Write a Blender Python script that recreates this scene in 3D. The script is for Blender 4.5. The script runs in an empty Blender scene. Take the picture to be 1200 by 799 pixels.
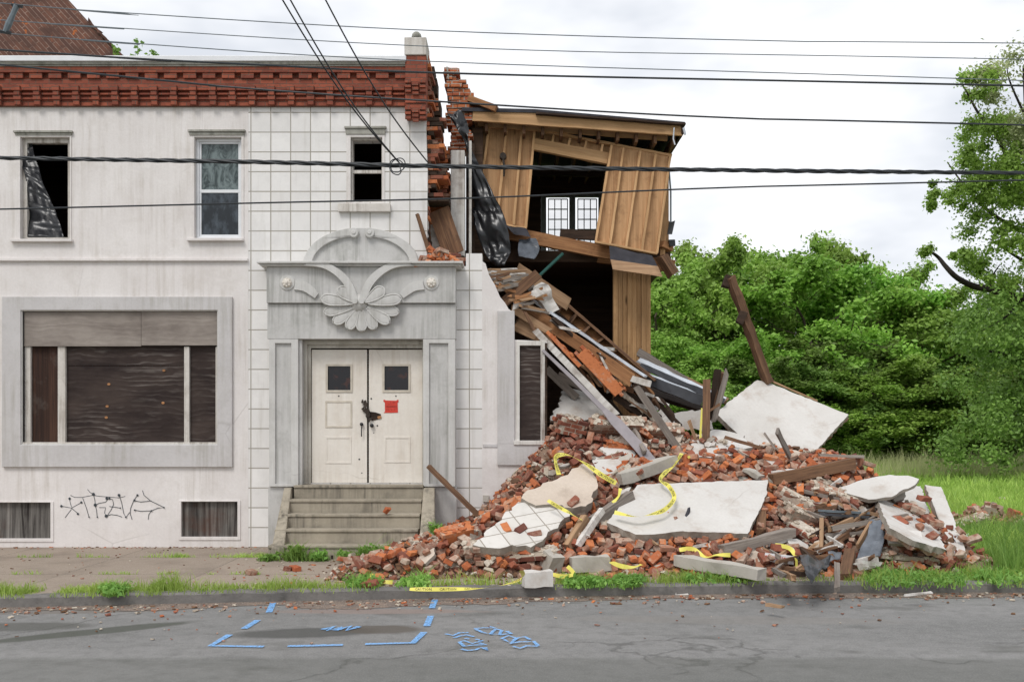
import bpy, math, random
import numpy as np
from mathutils import Vector, Matrix, noise as mnoise
from mathutils.geometry import tessellate_polygon
R = math.radians
SC = bpy.context.scene
col = SC.collection
rnd = random.Random(7)

# ------------------------------------------------------------------ camera
D, CH, FP, HY = 15.0, 1.75, 1125.0, 510.0     # distance to the facade, eye height, focal length in pixels, horizon row
cam_d = bpy.data.cameras.new('camera'); cam = bpy.data.objects.new('camera', cam_d); col.objects.link(cam)
cam.location = (0, -D, CH); cam.rotation_euler = (R(90), 0, 0)
cam_d.sensor_width = 36; cam_d.lens = FP/1200*36; cam_d.shift_y = (HY-399.5)/1200
cam_d.clip_end = 2000; SC.camera = cam
# ------------------------------------------------------------------ sky and sun (bright overcast)
SUN_EL, SUN_AZ = 52, 205          # azimuth: 180 = from behind the camera
W = bpy.data.worlds.new('World'); SC.world = W; W.use_nodes = True
nt = W.node_tree; nt.nodes.clear()
wo = nt.nodes.new('ShaderNodeOutputWorld'); bg = nt.nodes.new('ShaderNodeBackground')
sky = nt.nodes.new('ShaderNodeTexSky'); sky.sky_type = 'NISHITA'; sky.sun_disc = False
sky.sun_elevation = R(SUN_EL); sky.sun_rotation = R(SUN_AZ); sky.dust_density = 4
tc = nt.nodes.new('ShaderNodeTexCoord'); mp = nt.nodes.new('ShaderNodeMapping'); mp.inputs['Scale'].default_value = (1, 1, 2.6)
nz = nt.nodes.new('ShaderNodeTexNoise'); nz.inputs['Scale'].default_value = 2.3; nz.inputs['Detail'].default_value = 5
nz.inputs['Roughness'].default_value = .55
cr = nt.nodes.new('ShaderNodeValToRGB')
cr.color_ramp.elements[0].position = .42; cr.color_ramp.elements[0].color = (7.3, 7.65, 8.3, 1)
cr.color_ramp.elements[1].position = .62; cr.color_ramp.elements[1].color = (11.3, 11.35, 11.5, 1)
mx = nt.nodes.new('ShaderNodeMix'); mx.data_type = 'RGBA'; mx.inputs[0].default_value = .94
L = nt.links.new
L(tc.outputs['Generated'], mp.inputs[0]); L(mp.outputs[0], nz.inputs['Vector']); L(nz.outputs[0], cr.inputs[0])
L(sky.outputs[0], mx.inputs[6]); L(cr.outputs[0], mx.inputs[7]); L(mx.outputs[2], bg.inputs[0])
bg.inputs[1].default_value = .095; L(bg.outputs[0], wo.inputs[0])
sd = bpy.data.lights.new('sun', 'SUN'); sd.energy = 1.5; sd.angle = R(20); sd.color = (1, .97, .93)
so = bpy.data.objects.new('sun', sd); col.objects.link(so); so.location = (0, -20, 30)
az = R(SUN_AZ)
sdir = Vector((math.sin(az)*math.cos(R(SUN_EL)), math.cos(az)*math.cos(R(SUN_EL)), math.sin(R(SUN_EL))))
so.rotation_euler = sdir.to_track_quat('Z', 'Y').to_euler()
vs = SC.view_settings; vs.view_transform = 'Standard'; vs.look = 'None'; vs.gamma = 1; vs.exposure = .2
vs.use_curve_mapping = False

# ------------------------------------------------------------------ helpers
def X(px, Y=0): return (px-600)/FP*(D+Y)
def Z(py, Y=0): return CH-(py-HY)/FP*(D+Y)
def P(px, py, Y=0): return Vector((X(px, Y), Y, Z(py, Y)))
def tag(o, label=None, cat=None, group=None, kind=None):
    if label: o['label'] = label
    if cat: o['category'] = cat
    if group: o['group'] = group
    if kind: o['kind'] = kind
    return o
def empty(name, loc, label=None, cat=None, group=None):
    o = bpy.data.objects.new(name, None); o.location = loc; o.empty_display_size = .2
    col.objects.link(o); return tag(o, label, cat, group)

class MB:
    def __init__(s): s.v = []; s.f = []; s.m = []; s.mi = 0
    def add(s, vs, fs):
        b = len(s.v); s.v += [tuple(v) for v in vs]
        for f in fs: s.f.append(tuple(i+b for i in f)); s.m.append(s.mi)
        return s
    def box(s, x0, x1, y0, y1, z0, z1):
        x0, x1 = min(x0, x1), max(x0, x1); y0, y1 = min(y0, y1), max(y0, y1); z0, z1 = min(z0, z1), max(z0, z1)
        return s.add([(x, y, z) for z in (z0, z1) for y in (y0, y1) for x in (x0, x1)],
            [(0,2,3,1),(4,5,7,6),(0,1,5,4),(2,6,7,3),(0,4,6,2),(1,3,7,5)])
    def rb(s, px0, py0, px1, py1, ya, yb, Y=None):      # box given by a front rectangle in photo pixels at depth ya
        Y = ya if Y is None else Y
        return s.box(X(px0, Y), X(px1, Y), ya, yb, Z(py1, Y), Z(py0, Y))
    def obox(s, M, sx, sy, sz, jit=0, rg=rnd):
        vs = [M @ Vector((x*(1+rg.uniform(-jit, jit)), y*(1+rg.uniform(-jit, jit)), z*(1+rg.uniform(-jit, jit))))
              for z in (-sz/2, sz/2) for y in (-sy/2, sy/2) for x in (-sx/2, sx/2)]
        return s.add(vs, [(0,2,3,1),(4,5,7,6),(0,1,5,4),(2,6,7,3),(0,4,6,2),(1,3,7,5)])
    def plate(s, loops, y0, y1):                         # (x, z) loops, the first is the outline, the others holes
        flat = [p for l in loops for p in l]; n = len(flat)
        tri = tessellate_polygon([[Vector((p[0], p[1], 0)) for p in l] for l in loops])
        vs = [(p[0], y0, p[1]) for p in flat]+[(p[0], y1, p[1]) for p in flat]
        fs = []
        for a, b, c in tri:
            A, B, C_ = flat[a], flat[b], flat[c]
            if (B[0]-A[0])*(C_[1]-A[1])-(B[1]-A[1])*(C_[0]-A[0]) < 0: a, b = b, a
            fs.append((a, b, c)); fs.append((c+n, b+n, a+n))
        k = 0
        for li, l in enumerate(loops):
            ar = sum(l[i][0]*l[(i+1) % len(l)][1]-l[(i+1) % len(l)][0]*l[i][1] for i in range(len(l)))
            for i in range(len(l)):
                a, b = k+i, k+(i+1) % len(l)
                fl = (ar > 0) != (li > 0)
                fs.append((a, a+n, b+n, b) if fl else (a, b, b+n, a+n))
            k += len(l)
        return s.add(vs, fs)
    def tube(s, pts, rad, n=8, cap=True):
        pts = [Vector(p) for p in pts]; m = len(pts)
        if not hasattr(rad, '__len__'): rad = [rad]*m
        vs = []; up = None
        for i, p in enumerate(pts):
            t = (pts[min(i+1, m-1)]-pts[max(i-1, 0)]).normalized()
            if up is None: up = t.orthogonal().normalized()
            up = (up-t*up.dot(t)).normalized(); sd_ = t.cross(up)
            for j in range(n):
                a = 2*math.pi*j/n; vs.append(p+(up*math.cos(a)+sd_*math.sin(a))*rad[i])
        fs = [(i*n+j, i*n+(j+1) % n, (i+1)*n+(j+1) % n, (i+1)*n+j) for i in range(m-1) for j in range(n)]
        if cap: fs += [tuple(range(n-1, -1, -1)), tuple((m-1)*n+j for j in range(n))]
        return s.add(vs, fs)
    def ribbon(s, pts, w, nrm=(0, 0, 1), th=0):
        pts = [Vector(p) for p in pts]; m = len(pts); nrm = Vector(nrm); vs = []
        if not hasattr(w, '__len__'): w = [w]*m
        for i, p in enumerate(pts):
            t = (pts[min(i+1, m-1)]-pts[max(i-1, 0)]).normalized(); sd_ = t.cross(nrm).normalized()
            vs += [p-sd_*w[i]/2, p+sd_*w[i]/2]
        if th:
            vs2 = [v-nrm*th for v in vs]; k = len(vs)
            fs = [(2*i, 2*i+1, 2*i+3, 2*i+2) for i in range(m-1)]
            fs += [(k+2*i, k+2*i+2, k+2*i+3, k+2*i+1) for i in range(m-1)]
            fs += [(2*i, 2*i+2, k+2*i+2, k+2*i) for i in range(m-1)]+[(2*i+1, k+2*i+1, k+2*i+3, 2*i+3) for i in range(m-1)]
            fs += [(0, k, k+1, 1), (2*m-2, 2*m-1, k+2*m-1, k+2*m-2)]
            return s.add(vs+vs2, fs)
        return s.add(vs, [(2*i, 2*i+1, 2*i+3, 2*i+2) for i in range(m-1)])
    def disc(s, c, r, n=10, nrm=(0, -1, 0), rz=None):
        c = Vector(c); q = Vector(nrm).to_track_quat('Z', 'Y')
        return s.add([c+q@Vector((math.cos(2*math.pi*i/n)*r, math.sin(2*math.pi*i/n)*(rz or r), 0)) for i in range(n)], [tuple(range(n))])
    def build(s, name, mats, parent=None, smooth=False, bevel=0, origin=None, **kw):
        me = bpy.data.meshes.new(name)
        if not isinstance(mats, (list, tuple)): mats = [mats]
        o = bpy.data.objects.new(name, me)
        off = Vector((0, 0, 0))
        if parent is not None:
            wl = Vector(parent.location); pp = parent.parent
            while pp is not None: wl += Vector(pp.location); pp = pp.parent
            o.location = -wl; o.parent = parent
        elif s.v:
            a = np.array(s.v); off = Vector(((a[:, 0].min()+a[:, 0].max())/2, (a[:, 1].min()+a[:, 1].max())/2, a[:, 2].min())) if origin is None else Vector(origin)
            o.location = off
        me.from_pydata([(v[0]-off.x, v[1]-off.y, v[2]-off.z) for v in s.v], [], s.f)
        for m in mats: me.materials.append(m)
        me.polygons.foreach_set('material_index', s.m)
        if smooth: me.polygons.foreach_set('use_smooth', [True]*len(s.f))
        me.update(); col.objects.link(o)
        if bevel:
            b = o.modifiers.new('bevel', 'BEVEL'); b.width = bevel; b.segments = 2; b.limit_method = 'ANGLE'
        return tag(o, **kw)

# ------------------------------------------------------------------ materials
class NM:
    def __init__(s, name, rough=.85, spec=.3):
        s.m = bpy.data.materials.new(name); s.m.use_nodes = True; s.t = s.m.node_tree
        s.b = s.t.nodes['Principled BSDF']; s.b.inputs['Roughness'].default_value = rough
        s.b.inputs['Specular IOR Level'].default_value = spec
        s.co = s.n('ShaderNodeTexCoord').outputs['Object']
    def n(s, t): return s.t.nodes.new(t)
    def l(s, a, b): s.t.links.new(a, b)
    def map(s, sc, loc=(0, 0, 0), rot=(0, 0, 0), src=None):
        m = s.n('ShaderNodeMapping'); m.inputs['Scale'].default_value = sc if hasattr(sc, '__len__') else (sc,)*3
        m.inputs['Location'].default_value = loc; m.inputs['Rotation'].default_value = rot
        s.l(src or s.co, m.inputs[0]); return m.outputs[0]
    def noise(s, scale, vec=None, detail=5, rough=.55, dist=0):
        n = s.n('ShaderNodeTexNoise'); n.inputs['Scale'].default_value = scale; n.inputs['Detail'].default_value = detail
        n.inputs['Roughness'].default_value = rough; n.inputs['Distortion'].default_value = dist
        s.l(vec or s.co, n.inputs['Vector']); return n.outputs[0]
    def ramp(s, fac, a, b, ca=(0, 0, 0), cb=(1, 1, 1)):
        r = s.n('ShaderNodeValToRGB'); e = r.color_ramp.elements
        e[0].position = a; e[1].position = b; e[0].color = (*ca, 1); e[1].color = (*cb, 1)
        s.l(fac, r.inputs[0]); return r.outputs[0]
    def mix(s, fac, a, b, mode='MIX'):
        m = s.n('ShaderNodeMix'); m.data_type = 'RGBA'; m.blend_type = mode
        for sock, v in ((m.inputs[0], fac), (m.inputs[6], a), (m.inputs[7], b)):
            if hasattr(v, 'links') or hasattr(v, 'is_linked'): s.l(v, sock)
            elif hasattr(v, '__len__'): sock.default_value = (*v, 1)
            else: sock.default_value = v
        return m.outputs[2]
    def math(s, op, a, b=0.0):
        m = s.n('ShaderNodeMath'); m.operation = op
        for sock, v in ((m.inputs[0], a), (m.inputs[1], b)):
            if hasattr(v, 'is_linked'): s.l(v, sock)
            else: sock.default_value = v
        return m.outputs[0]
    def bump(s, h, dist=.01, strength=.6):
        b = s.n('ShaderNodeBump'); b.inputs['Distance'].default_value = dist; b.inputs['Strength'].default_value = strength
        s.l(h, b.inputs['Height'])
        if s.b.inputs['Normal'].is_linked: s.l(s.b.inputs['Normal'].links[0].from_socket, b.inputs['Normal'])
        s.l(b.outputs[0], s.b.inputs['Normal'])
    def out(s, c): 
        s.l(c, s.b.inputs['Base Color']); return s.m
def hsvvar(N, c, amt=.15):      # brightness variation per loose piece / per object
    g = N.n('ShaderNodeNewGeometry'); oi = N.n('ShaderNodeObjectInfo')
    r = N.math('FRACT', N.math('ADD', g.outputs['Random Per Island'], oi.outputs['Random']))
    h = N.n('ShaderNodeHueSaturation'); N.l(c, h.inputs['Color'])
    N.l(N.math('ADD', N.math('MULTIPLY', r, 2*amt), 1-amt), h.inputs['Value']); return h.outputs[0], r

def m_plain(name, c, rough=.8, spec=.3, metal=0, var=.25, scale=6, bump=.003):
    N = NM(name, rough, spec); N.b.inputs['Metallic'].default_value = metal
    k = N.noise(scale, detail=6)
    c2 = tuple(x*(1-var) for x in c)
    N.bump(N.noise(scale*8), bump, .5)
    return N.out(N.mix(N.ramp(k, .35, .65), c, c2))

def m_stucco(name, c1, c2, c3, stain=.6, bump=.006, drip=True):
    N = NM(name, .92, .15)
    big = N.ramp(N.noise(.9, detail=8, rough=.65), .35, .68)
    c = N.mix(big, c1, c2)
    fine = N.ramp(N.noise(26, detail=6), .3, .75)
    c = N.mix(N.math('MULTIPLY', fine, .22), c, tuple(x*.72 for x in c2))
    if drip:
        st = N.noise(1, N.map((13, 13, .6)), detail=8, rough=.68)
        st2 = N.noise(1.3, N.map(1, (3, 1, 5)), detail=4)
        f = N.math('MULTIPLY', N.ramp(st, .44, .66), N.ramp(st2, .38, .6))
        c = N.mix(N.math('MULTIPLY', f, stain), c, c3)
    bl = N.ramp(N.noise(2.2, N.map(1, (9, 4, 2)), detail=10, rough=.72), .52, .7)
    c = N.mix(N.math('MULTIPLY', bl, stain*.6), c, c3)
    crk = N.n('ShaderNodeTexVoronoi'); crk.feature = 'DISTANCE_TO_EDGE'; crk.inputs['Scale'].default_value = .55
    N.l(N.mix(.12, N.co, N.n('ShaderNodeTexNoise').outputs[1]), crk.inputs['Vector'])
    cf = N.math('MULTIPLY', N.ramp(crk.outputs[0], .0, .006, (1, 1, 1), (0, 0, 0)), N.ramp(N.noise(.8, N.map(1, (1, 7, 3))), .5, .6))
    c = N.mix(N.math('MULTIPLY', cf, .28), c, tuple(x*.6 for x in c3))
    N.bump(N.noise(60, detail=3), bump*.35, .5); N.bump(N.noise(5, detail=8, rough=.7), bump*2, .5)
    return N.out(c)

def m_wood(name, c1, c2, axis='X', stain=(.05, .04, .03), st=.3, rough=.88, scale=1, knots=0, bump=.005):
    N = NM(name, rough, .25)
    s_ = {'X': (1.1, 30, 30), 'Y': (30, 1.1, 30), 'Z': (30, 30, 1.1)}[axis]
    oi = N.n('ShaderNodeObjectInfo')
    va = N.n('ShaderNodeVectorMath'); va.operation = 'ADD'; N.l(N.co, va.inputs[0])
    vm = N.n('ShaderNodeVectorMath'); vm.operation = 'SCALE'; vm.inputs[0].default_value = (13, 7, 17); N.l(oi.outputs['Random'], vm.inputs['Scale'])
    N.l(vm.outputs[0], va.inputs[1])
    v = N.map(tuple(x*scale for x in s_), src=va.outputs[0])
    g = N.noise(1, v, detail=8, rough=.7, dist=1.2)
    c = N.mix(N.ramp(g, .36, .62), c1, c2)
    g2 = N.noise(1, N.map(tuple(x*scale*.28 for x in s_), src=va.outputs[0]), detail=4)
    c = N.mix(N.math('MULTIPLY', N.ramp(g2, .4, .65), .5), c, tuple(x*.55 for x in c2))
    s2 = N.ramp(N.noise(3*scale, va.outputs[0], detail=8, rough=.7), .52, .74)
    c = N.mix(N.math('MULTIPLY', s2, st), c, stain)
    if knots:
        vo = N.n('ShaderNodeTexVoronoi'); vo.inputs['Scale'].default_value = knots
        N.l(N.map({'X': (.5, 1.4, 1.4), 'Y': (1.4, .5, 1.4), 'Z': (1.4, 1.4, .5)}[axis], src=va.outputs[0]), vo.inputs['Vector'])
        c = N.mix(N.ramp(vo.outputs[0], .05, .12, (1, 1, 1), (0, 0, 0)), c, tuple(x*.35 for x in c2))
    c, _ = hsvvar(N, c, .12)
    N.bump(g, bump, .6)
    return N.out(c)

def m_brickwall(name, c1, c2, mortar, bw=.205, bh=.0667, ms=.006, off=.5, bump=.006, plaster=None):
    N = NM(name, .9, .15)
    sp = N.n('ShaderNodeSeparateXYZ'); N.l(N.co, sp.inputs[0])
    cb = N.n('ShaderNodeCombineXYZ'); N.l(N.math('ADD', sp.outputs[0], sp.outputs[1]), cb.inputs[0]); N.l(sp.outputs[2], cb.inputs[1])
    b = N.n('ShaderNodeTexBrick'); b.offset = off; N.l(cb.outputs[0], b.inputs['Vector'])
    b.inputs['Scale'].default_value = 1; b.inputs['Brick Width'].default_value = bw; b.inputs['Row Height'].default_value = bh
    b.inputs['Mortar Size'].default_value = ms; b.inputs['Mortar Smooth'].default_value = .2
    b.inputs['Color1'].default_value = (*c1, 1); b.inputs['Color2'].default_value = (*c2, 1); b.inputs['Mortar'].default_value = (*mortar, 1)
    c = N.mix(N.math('MULTIPLY', N.ramp(N.noise(9, detail=8, rough=.7), .45, .75), .55), b.outputs[0], tuple(x*.5 for x in c2))
    if plaster:
        c = N.mix(N.ramp(N.noise(3.2, detail=8, rough=.65), .45, .56), c, plaster)
    N.bump(b.outputs[1], -bump, .8); N.bump(N.noise(40), bump*.5, .5)
    return N.out(c)

def m_tile(name, c1, c2, grout, w, h, ox, oz, plane='XZ'):
    N = NM(name, .6, .35)
    sp = N.n('ShaderNodeSeparateXYZ'); N.l(N.map(1, (-ox, 0, -oz)), sp.inputs[0])
    cb = N.n('ShaderNodeCombineXYZ'); N.l(sp.outputs[0], cb.inputs[0]); N.l(sp.outputs[2 if plane == 'XZ' else 1], cb.inputs[1])
    b = N.n('ShaderNodeTexBrick'); b.offset = 0; N.l(cb.outputs[0], b.inputs['Vector'])
    b.inputs['Scale'].default_value = 1; b.inputs['Brick Width'].default_value = w; b.inputs['Row Height'].default_value = h
    b.inputs['Mortar Size'].default_value = .008; b.inputs['Mortar Smooth'].default_value = .15
    b.inputs['Color1'].default_value = (*c1, 1); b.inputs['Color2'].default_value = (*c2, 1); b.inputs['Mortar'].default_value = (*grout, 1)
    c = N.mix(N.math('MULTIPLY', N.ramp(N.noise(1.6, detail=9, rough=.7), .46, .7), .45), b.outputs[0], tuple(x*.72 for x in c2))
    st = N.ramp(N.noise(1, N.map((9, 9, .7)), detail=6), .55, .75)
    c = N.mix(N.math('MULTIPLY', st, .3), c, (.36, .33, .27))
    N.bump(b.outputs[1], -.006, .8); N.bump(N.noise(18), .002, .5)
    return N.out(c)

def m_brick(name, c1, c2, dust, dlo=.5, dhi=.66):       # loose bricks
    N = NM(name, .9, .15)
    oi = N.n('ShaderNodeObjectInfo'); g = N.n('ShaderNodeNewGeometry')
    r = N.math('FRACT', N.math('ADD', g.outputs['Random Per Island'], oi.outputs['Random']))
    r2 = N.math('FRACT', N.math('MULTIPLY', r, 7.31))
    c = N.mix(r, c1, c2)
    va = N.n('ShaderNodeVectorMath'); va.operation = 'ADD'; N.l(N.co, va.inputs[0])
    cb = N.n('ShaderNodeCombineXYZ'); N.l(N.math('MULTIPLY', r, 37), cb.inputs[0]); N.l(N.math('MULTIPLY', r2, 23), cb.inputs[2]); N.l(cb.outputs[0], va.inputs[1])
    n1 = N.noise(9, va.outputs[0], detail=8, rough=.7)
    n1 = N.math('ADD', n1, N.math('MULTIPLY', N.math('SUBTRACT', r2, .5), .22))
    c = N.mix(N.ramp(n1, dlo, dhi), c, dust)
    c = N.mix(N.math('MULTIPLY', N.ramp(N.noise(25, va.outputs[0]), .5, .8), .5), c, tuple(x*.4 for x in c2))
    N.bump(N.noise(45, va.outputs[0]), .004, .7)
    return N.out(c)

def m_leaf(name, c1, c2, tr=.35, rough=.5):
    N = NM(name, rough, .35)
    g = N.n('ShaderNodeNewGeometry'); oi = N.n('ShaderNodeObjectInfo')
    c = N.mix(g.outputs['Random Per Island'], c1, c2)
    c = N.mix(N.ramp(N.noise(.35, detail=4), .35, .65), c, tuple(a*.72 for a in c1))
    h = N.n('ShaderNodeHueSaturation'); N.l(c, h.inputs['Color'])
    N.l(N.math('ADD', N.math('MULTIPLY', oi.outputs['Random'], .018), .465), h.inputs['Hue'])
    N.l(N.math('ADD', N.math('MULTIPLY', oi.outputs['Random'], .5), 1.4), h.inputs['Value'])
    c = h.outputs[0]
    N.l(c, N.b.inputs['Base Color'])
    t = N.n('ShaderNodeBsdfTranslucent'); N.l(c, t.inputs[0]); ms = N.n('ShaderNodeMixShader'); ms.inputs[0].default_value = tr
    N.l(N.b.outputs[0], ms.inputs[1]); N.l(t.outputs[0], ms.inputs[2])
    N.l(ms.outputs[0], N.t.nodes['Material Output'].inputs[0]); return N.m

M = {}
M['stucco'] = m_stucco('stucco_white', (.79, .755, .735), (.69, .65, .63), (.42, .37, .31), .42)
M['portal'] = m_stucco('portal_cement', (.60, .59, .575), (.50, .49, .475), (.25, .25, .225), .75)
M['portal_light'] = m_stucco('portal_moulding', (.65, .64, .62), (.56, .55, .53), (.34, .33, .30), .6)
M['surround'] = m_stucco('surround_cement', (.60, .58, .575), (.51, .49, .485), (.36, .34, .30), .6)
M['ashlar'] = m_tile('square_tile', (.80, .78, .76), (.71, .69, .67), (.33, .30, .25), .3105, .3085, X(294), Z(641))
M['trimwhite'] = m_plain('white_painted_trim', (.75, .76, .78), .45, .4, var=.08)
M['trimold'] = m_stucco('flaking_trim', (.70, .67, .63), (.55, .51, .46), (.20, .16, .12), .8)
M['capgrey'] = m_stucco('weathered_cornice', (.42, .41, .37), (.30, .29, .25), (.12, .12, .1), .8)
M['cornbrick'] = m_brickwall('cornice_brick', (.34, .10, .06), (.21, .065, .045), (.17, .10, .075), bh=.0667)
M['oldbrick'] = m_brickwall('orange_brickwork', (.50, .17, .07), (.36, .10, .05), (.40, .35, .30), ms=.01)
M['pinkbrick'] = m_brickwall('dusty_brickwork', (.42, .20, .15), (.36, .14, .10), (.46, .40, .36), ms=.011, plaster=(.50, .43, .38))
M['step'] = m_stucco('step_concrete', (.43, .38, .30), (.29, .255, .20), (.10, .09, .075), .9)
M['door'] = m_stucco('cream_door_paint', (.80, .755, .69), (.74, .69, .62), (.45, .36, .27), .35, .001)
M['dooredge'] = m_plain('door_moulding', (.62, .56, .47), .5)
M['jamb'] = m_stucco('grey_jamb_paint', (.60, .58, .53), (.46, .43, .38), (.2, .17, .13), .8, .003)
M['rust'] = m_plain('rusty_iron', (.06, .045, .035), .7, var=.5, scale=30)
M['blackiron'] = m_plain('black_iron', (.03, .03, .032), .5)
M['paper'] = m_plain('red_paper', (.62, .06, .04), .6, var=.12)
M['ink'] = m_plain('dark_ink', (.06, .015, .012), .7)
M['spray'] = m_plain('graffiti_paint', (.05, .06, .07), .6)
M['blue'] = None
M['plygrey'] = m_wood('weathered_plywood', (.36, .31, .27), (.19, .16, .14), 'X', (.08, .07, .06), .5, scale=.6)
M['plydark'] = m_wood('dark_plywood', (.055, .042, .036), (.022, .016, .015), 'X', (.16, .14, .13), .5, scale=.45)
def m_ply(name, c1, c2, line, amt):
    N = NM(name, .85, .2)
    w_ = N.n('ShaderNodeTexWave'); w_.wave_type = 'BANDS'; w_.bands_direction = 'Z'; w_.inputs['Scale'].default_value = 2.2; w_.inputs['Distortion'].default_value = 13; w_.inputs['Detail'].default_value = 3
    w_.inputs['Detail Scale'].default_value = .8; w_.inputs['Detail Roughness'].default_value = .6; N.l(N.map((.6, 1, 1.6)), w_.inputs[0])
    c = N.mix(N.ramp(N.noise(1.6, N.map((.7, 1, 1.4)), detail=7, rough=.65), .35, .65), c1, c2)
    fine = N.noise(1, N.map((2, 60, 60)), detail=6, rough=.7)
    ln_ = N.math('MULTIPLY', N.math('MULTIPLY', N.ramp(w_.outputs[1], .5, 1), N.ramp(fine, .42, .62)), N.ramp(N.noise(1.1, N.map(1, (2, 0, 5))), .42, .7))
    c = N.mix(N.math('MULTIPLY', ln_, amt), c, line); N.bump(w_.outputs[1], .004, .5); return N.out(c)
M['plygrey'] = m_ply('weathered_plywood', (.34, .30, .265), (.20, .17, .15), (.12, .10, .09), .8)
M['plydark'] = m_ply('dark_plywood', (.060, .044, .038), (.026, .018, .017), (.26, .23, .21), .75)
M['plyvert'] = m_wood('dark_board_vertical', (.25, .235, .215), (.03, .025, .023), 'Z', (.09, .035, .02), .7, scale=.35)
M['plyred'] = m_wood('redbrown_plywood', (.09, .045, .03), (.035, .02, .016), 'Z', (.20, .18, .16), .4, scale=.5)
M['pine'] = m_wood('pine_stud', (.74, .47, .25), (.56, .33, .16), 'X', (.22, .12, .05), .3, knots=1.6)
M['sheath'] = m_wood('pine_sheathing', (.66, .41, .22), (.47, .27, .135), 'Z', (.13, .06, .025), .6, knots=3.2)
M['tngz'] = m_wood('pine_boards', (.46, .28, .14), (.32, .18, .08), 'Z', (.12, .06, .02), .5, knots=2)
M['beam'] = m_wood('old_orange_beam', (.50, .26, .12), (.28, .13, .06), 'X', (.05, .03, .02), .7, scale=1.2)
M['plank'] = m_wood('brown_plank', (.26, .145, .08), (.11, .06, .038), 'X', (.05, .04, .03), .5)
M['greyplank'] = m_wood('grey_plank', (.34, .30, .26), (.19, .16, .14), 'X', (.07, .06, .05), .5)
M['palewood'] = m_wood('pale_split_wood', (.46, .30, .18), (.33, .20, .115), 'X', (.14, .09, .05), .4)
M['darkwood'] = m_wood('dark_wood', (.075, .045, .03), (.03, .02, .015), 'X', (.14, .10, .07), .3)
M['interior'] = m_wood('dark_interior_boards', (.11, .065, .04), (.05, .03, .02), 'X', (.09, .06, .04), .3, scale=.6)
M['whitewood'] = m_stucco('chipped_white_wood', (.74, .72, .69), (.58, .55, .50), (.16, .11, .08), 1.0, .003)
M['slab'] = m_stucco('stucco_slab', (.66, .64, .61), (.55, .525, .49), (.38, .30, .24), .95, .006, False)
M['slabcream'] = m_stucco('cream_plaster', (.66, .57, .48), (.54, .45, .37), (.28, .22, .17), .7, .02, False)
M['slabtile'] = m_tile('tile_slab', (.68, .65, .61), (.58, .55, .50), (.32, .28, .23), .31, .31, 0, 0, 'XY')
M['slabedge'] = m_stucco('broken_edge', (.42, .38, .33), (.28, .25, .21), (.16, .10, .07), .7, .02, False)
M['concrete'] = m_stucco('concrete_block', (.52, .49, .44), (.40, .37, .32), (.22, .19, .15), .6, .008, False)
M['whiteblock'] = m_stucco('white_block', (.78, .77, .75), (.64, .62, .58), (.35, .3, .25), .5, .006, False)
M['brick_o'] = m_brick('orange_brick', (.58, .21, .085), (.38, .11, .05), (.48, .34, .25), .53, .72)
M['brick_r'] = m_brick('red_brick', (.33, .115, .07), (.15, .06, .045), (.38, .27, .20), .50, .72)
M['brick_d'] = m_brick('dusty_brick', (.40, .19, .12), (.25, .13, .09), (.50, .41, .33), .42, .68)
M['mortar'] = m_brick('mortar_lump', (.54, .47, .38), (.34, .28, .22), (.60, .54, .46))
M['dust'] = m_stucco('rubble_dust', (.30, .21, .15), (.18, .11, .08), (.10, .055, .04), .9, .03, False)
M['bplastic'] = m_plain('black_plastic', (.018, .019, .022), .3, .5, var=.3, bump=.0015, scale=3)
M['gplastic'] = m_plain('grey_plastic', (.16, .18, .21), .35, .5, var=.4)
M['tar'] = m_plain('tar_paper', (.05, .05, .06), .85, var=.4)
M['steel'] = m_plain('painted_steel', (.30, .27, .28), .5, .4, var=.15)
M['flash'] = m_plain('pale_metal_flashing', (.58, .62, .68), .4, .5, var=.2)
M['gutter'] = m_plain('dark_gutter', (.05, .052, .06), .4, .5, var=.3)
M['green'] = m_plain('green_pipe', (.02, .10, .085), .4)
M['wire'] = m_plain('wire_black', (.035, .04, .045), .5)
M['wiregrey'] = m_plain('wire_grey', (.15, .18, .2), .5)
M['tape'] = m_plain('yellow_tape', (.78, .70, .14), .4, var=.1)
M['black'] = m_plain('black_ink', (.03, .03, .03), .6)
M['slate'] = m_plain('grate_iron', (.07, .07, .075), .7)
M['dgrey'] = m_plain('frame_greygreen', (.30, .34, .33), .5)
M['bark'] = m_wood('bark', (.13, .10, .075), (.055, .042, .032), 'Z', (.04, .04, .02), .4, bump=.02)
M['barkdark'] = m_wood('bark_dark', (.05, .038, .03), (.022, .018, .014), 'Z', (.02, .02, .01), .4, bump=.02)
M['leafA'] = m_leaf('leaf_mid', (.13, .27, .045), (.21, .38, .08))
M['leafB'] = m_leaf('leaf_olive', (.17, .27, .075), (.25, .35, .12))
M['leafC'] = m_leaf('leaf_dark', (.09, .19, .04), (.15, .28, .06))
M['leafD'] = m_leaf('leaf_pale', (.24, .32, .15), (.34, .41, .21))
M['leafE'] = m_leaf('leaf_bright', (.12, .30, .045), (.20, .42, .07))
M['grass'] = m_leaf('grass_blade', (.17, .32, .06), (.30, .44, .11), .4)
M['weed'] = m_leaf('weed_leaf', (.09, .23, .045), (.19, .36, .08), .4)
M['hay'] = m_leaf('seeding_grass', (.28, .34, .16), (.38, .42, .22), .4)
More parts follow.
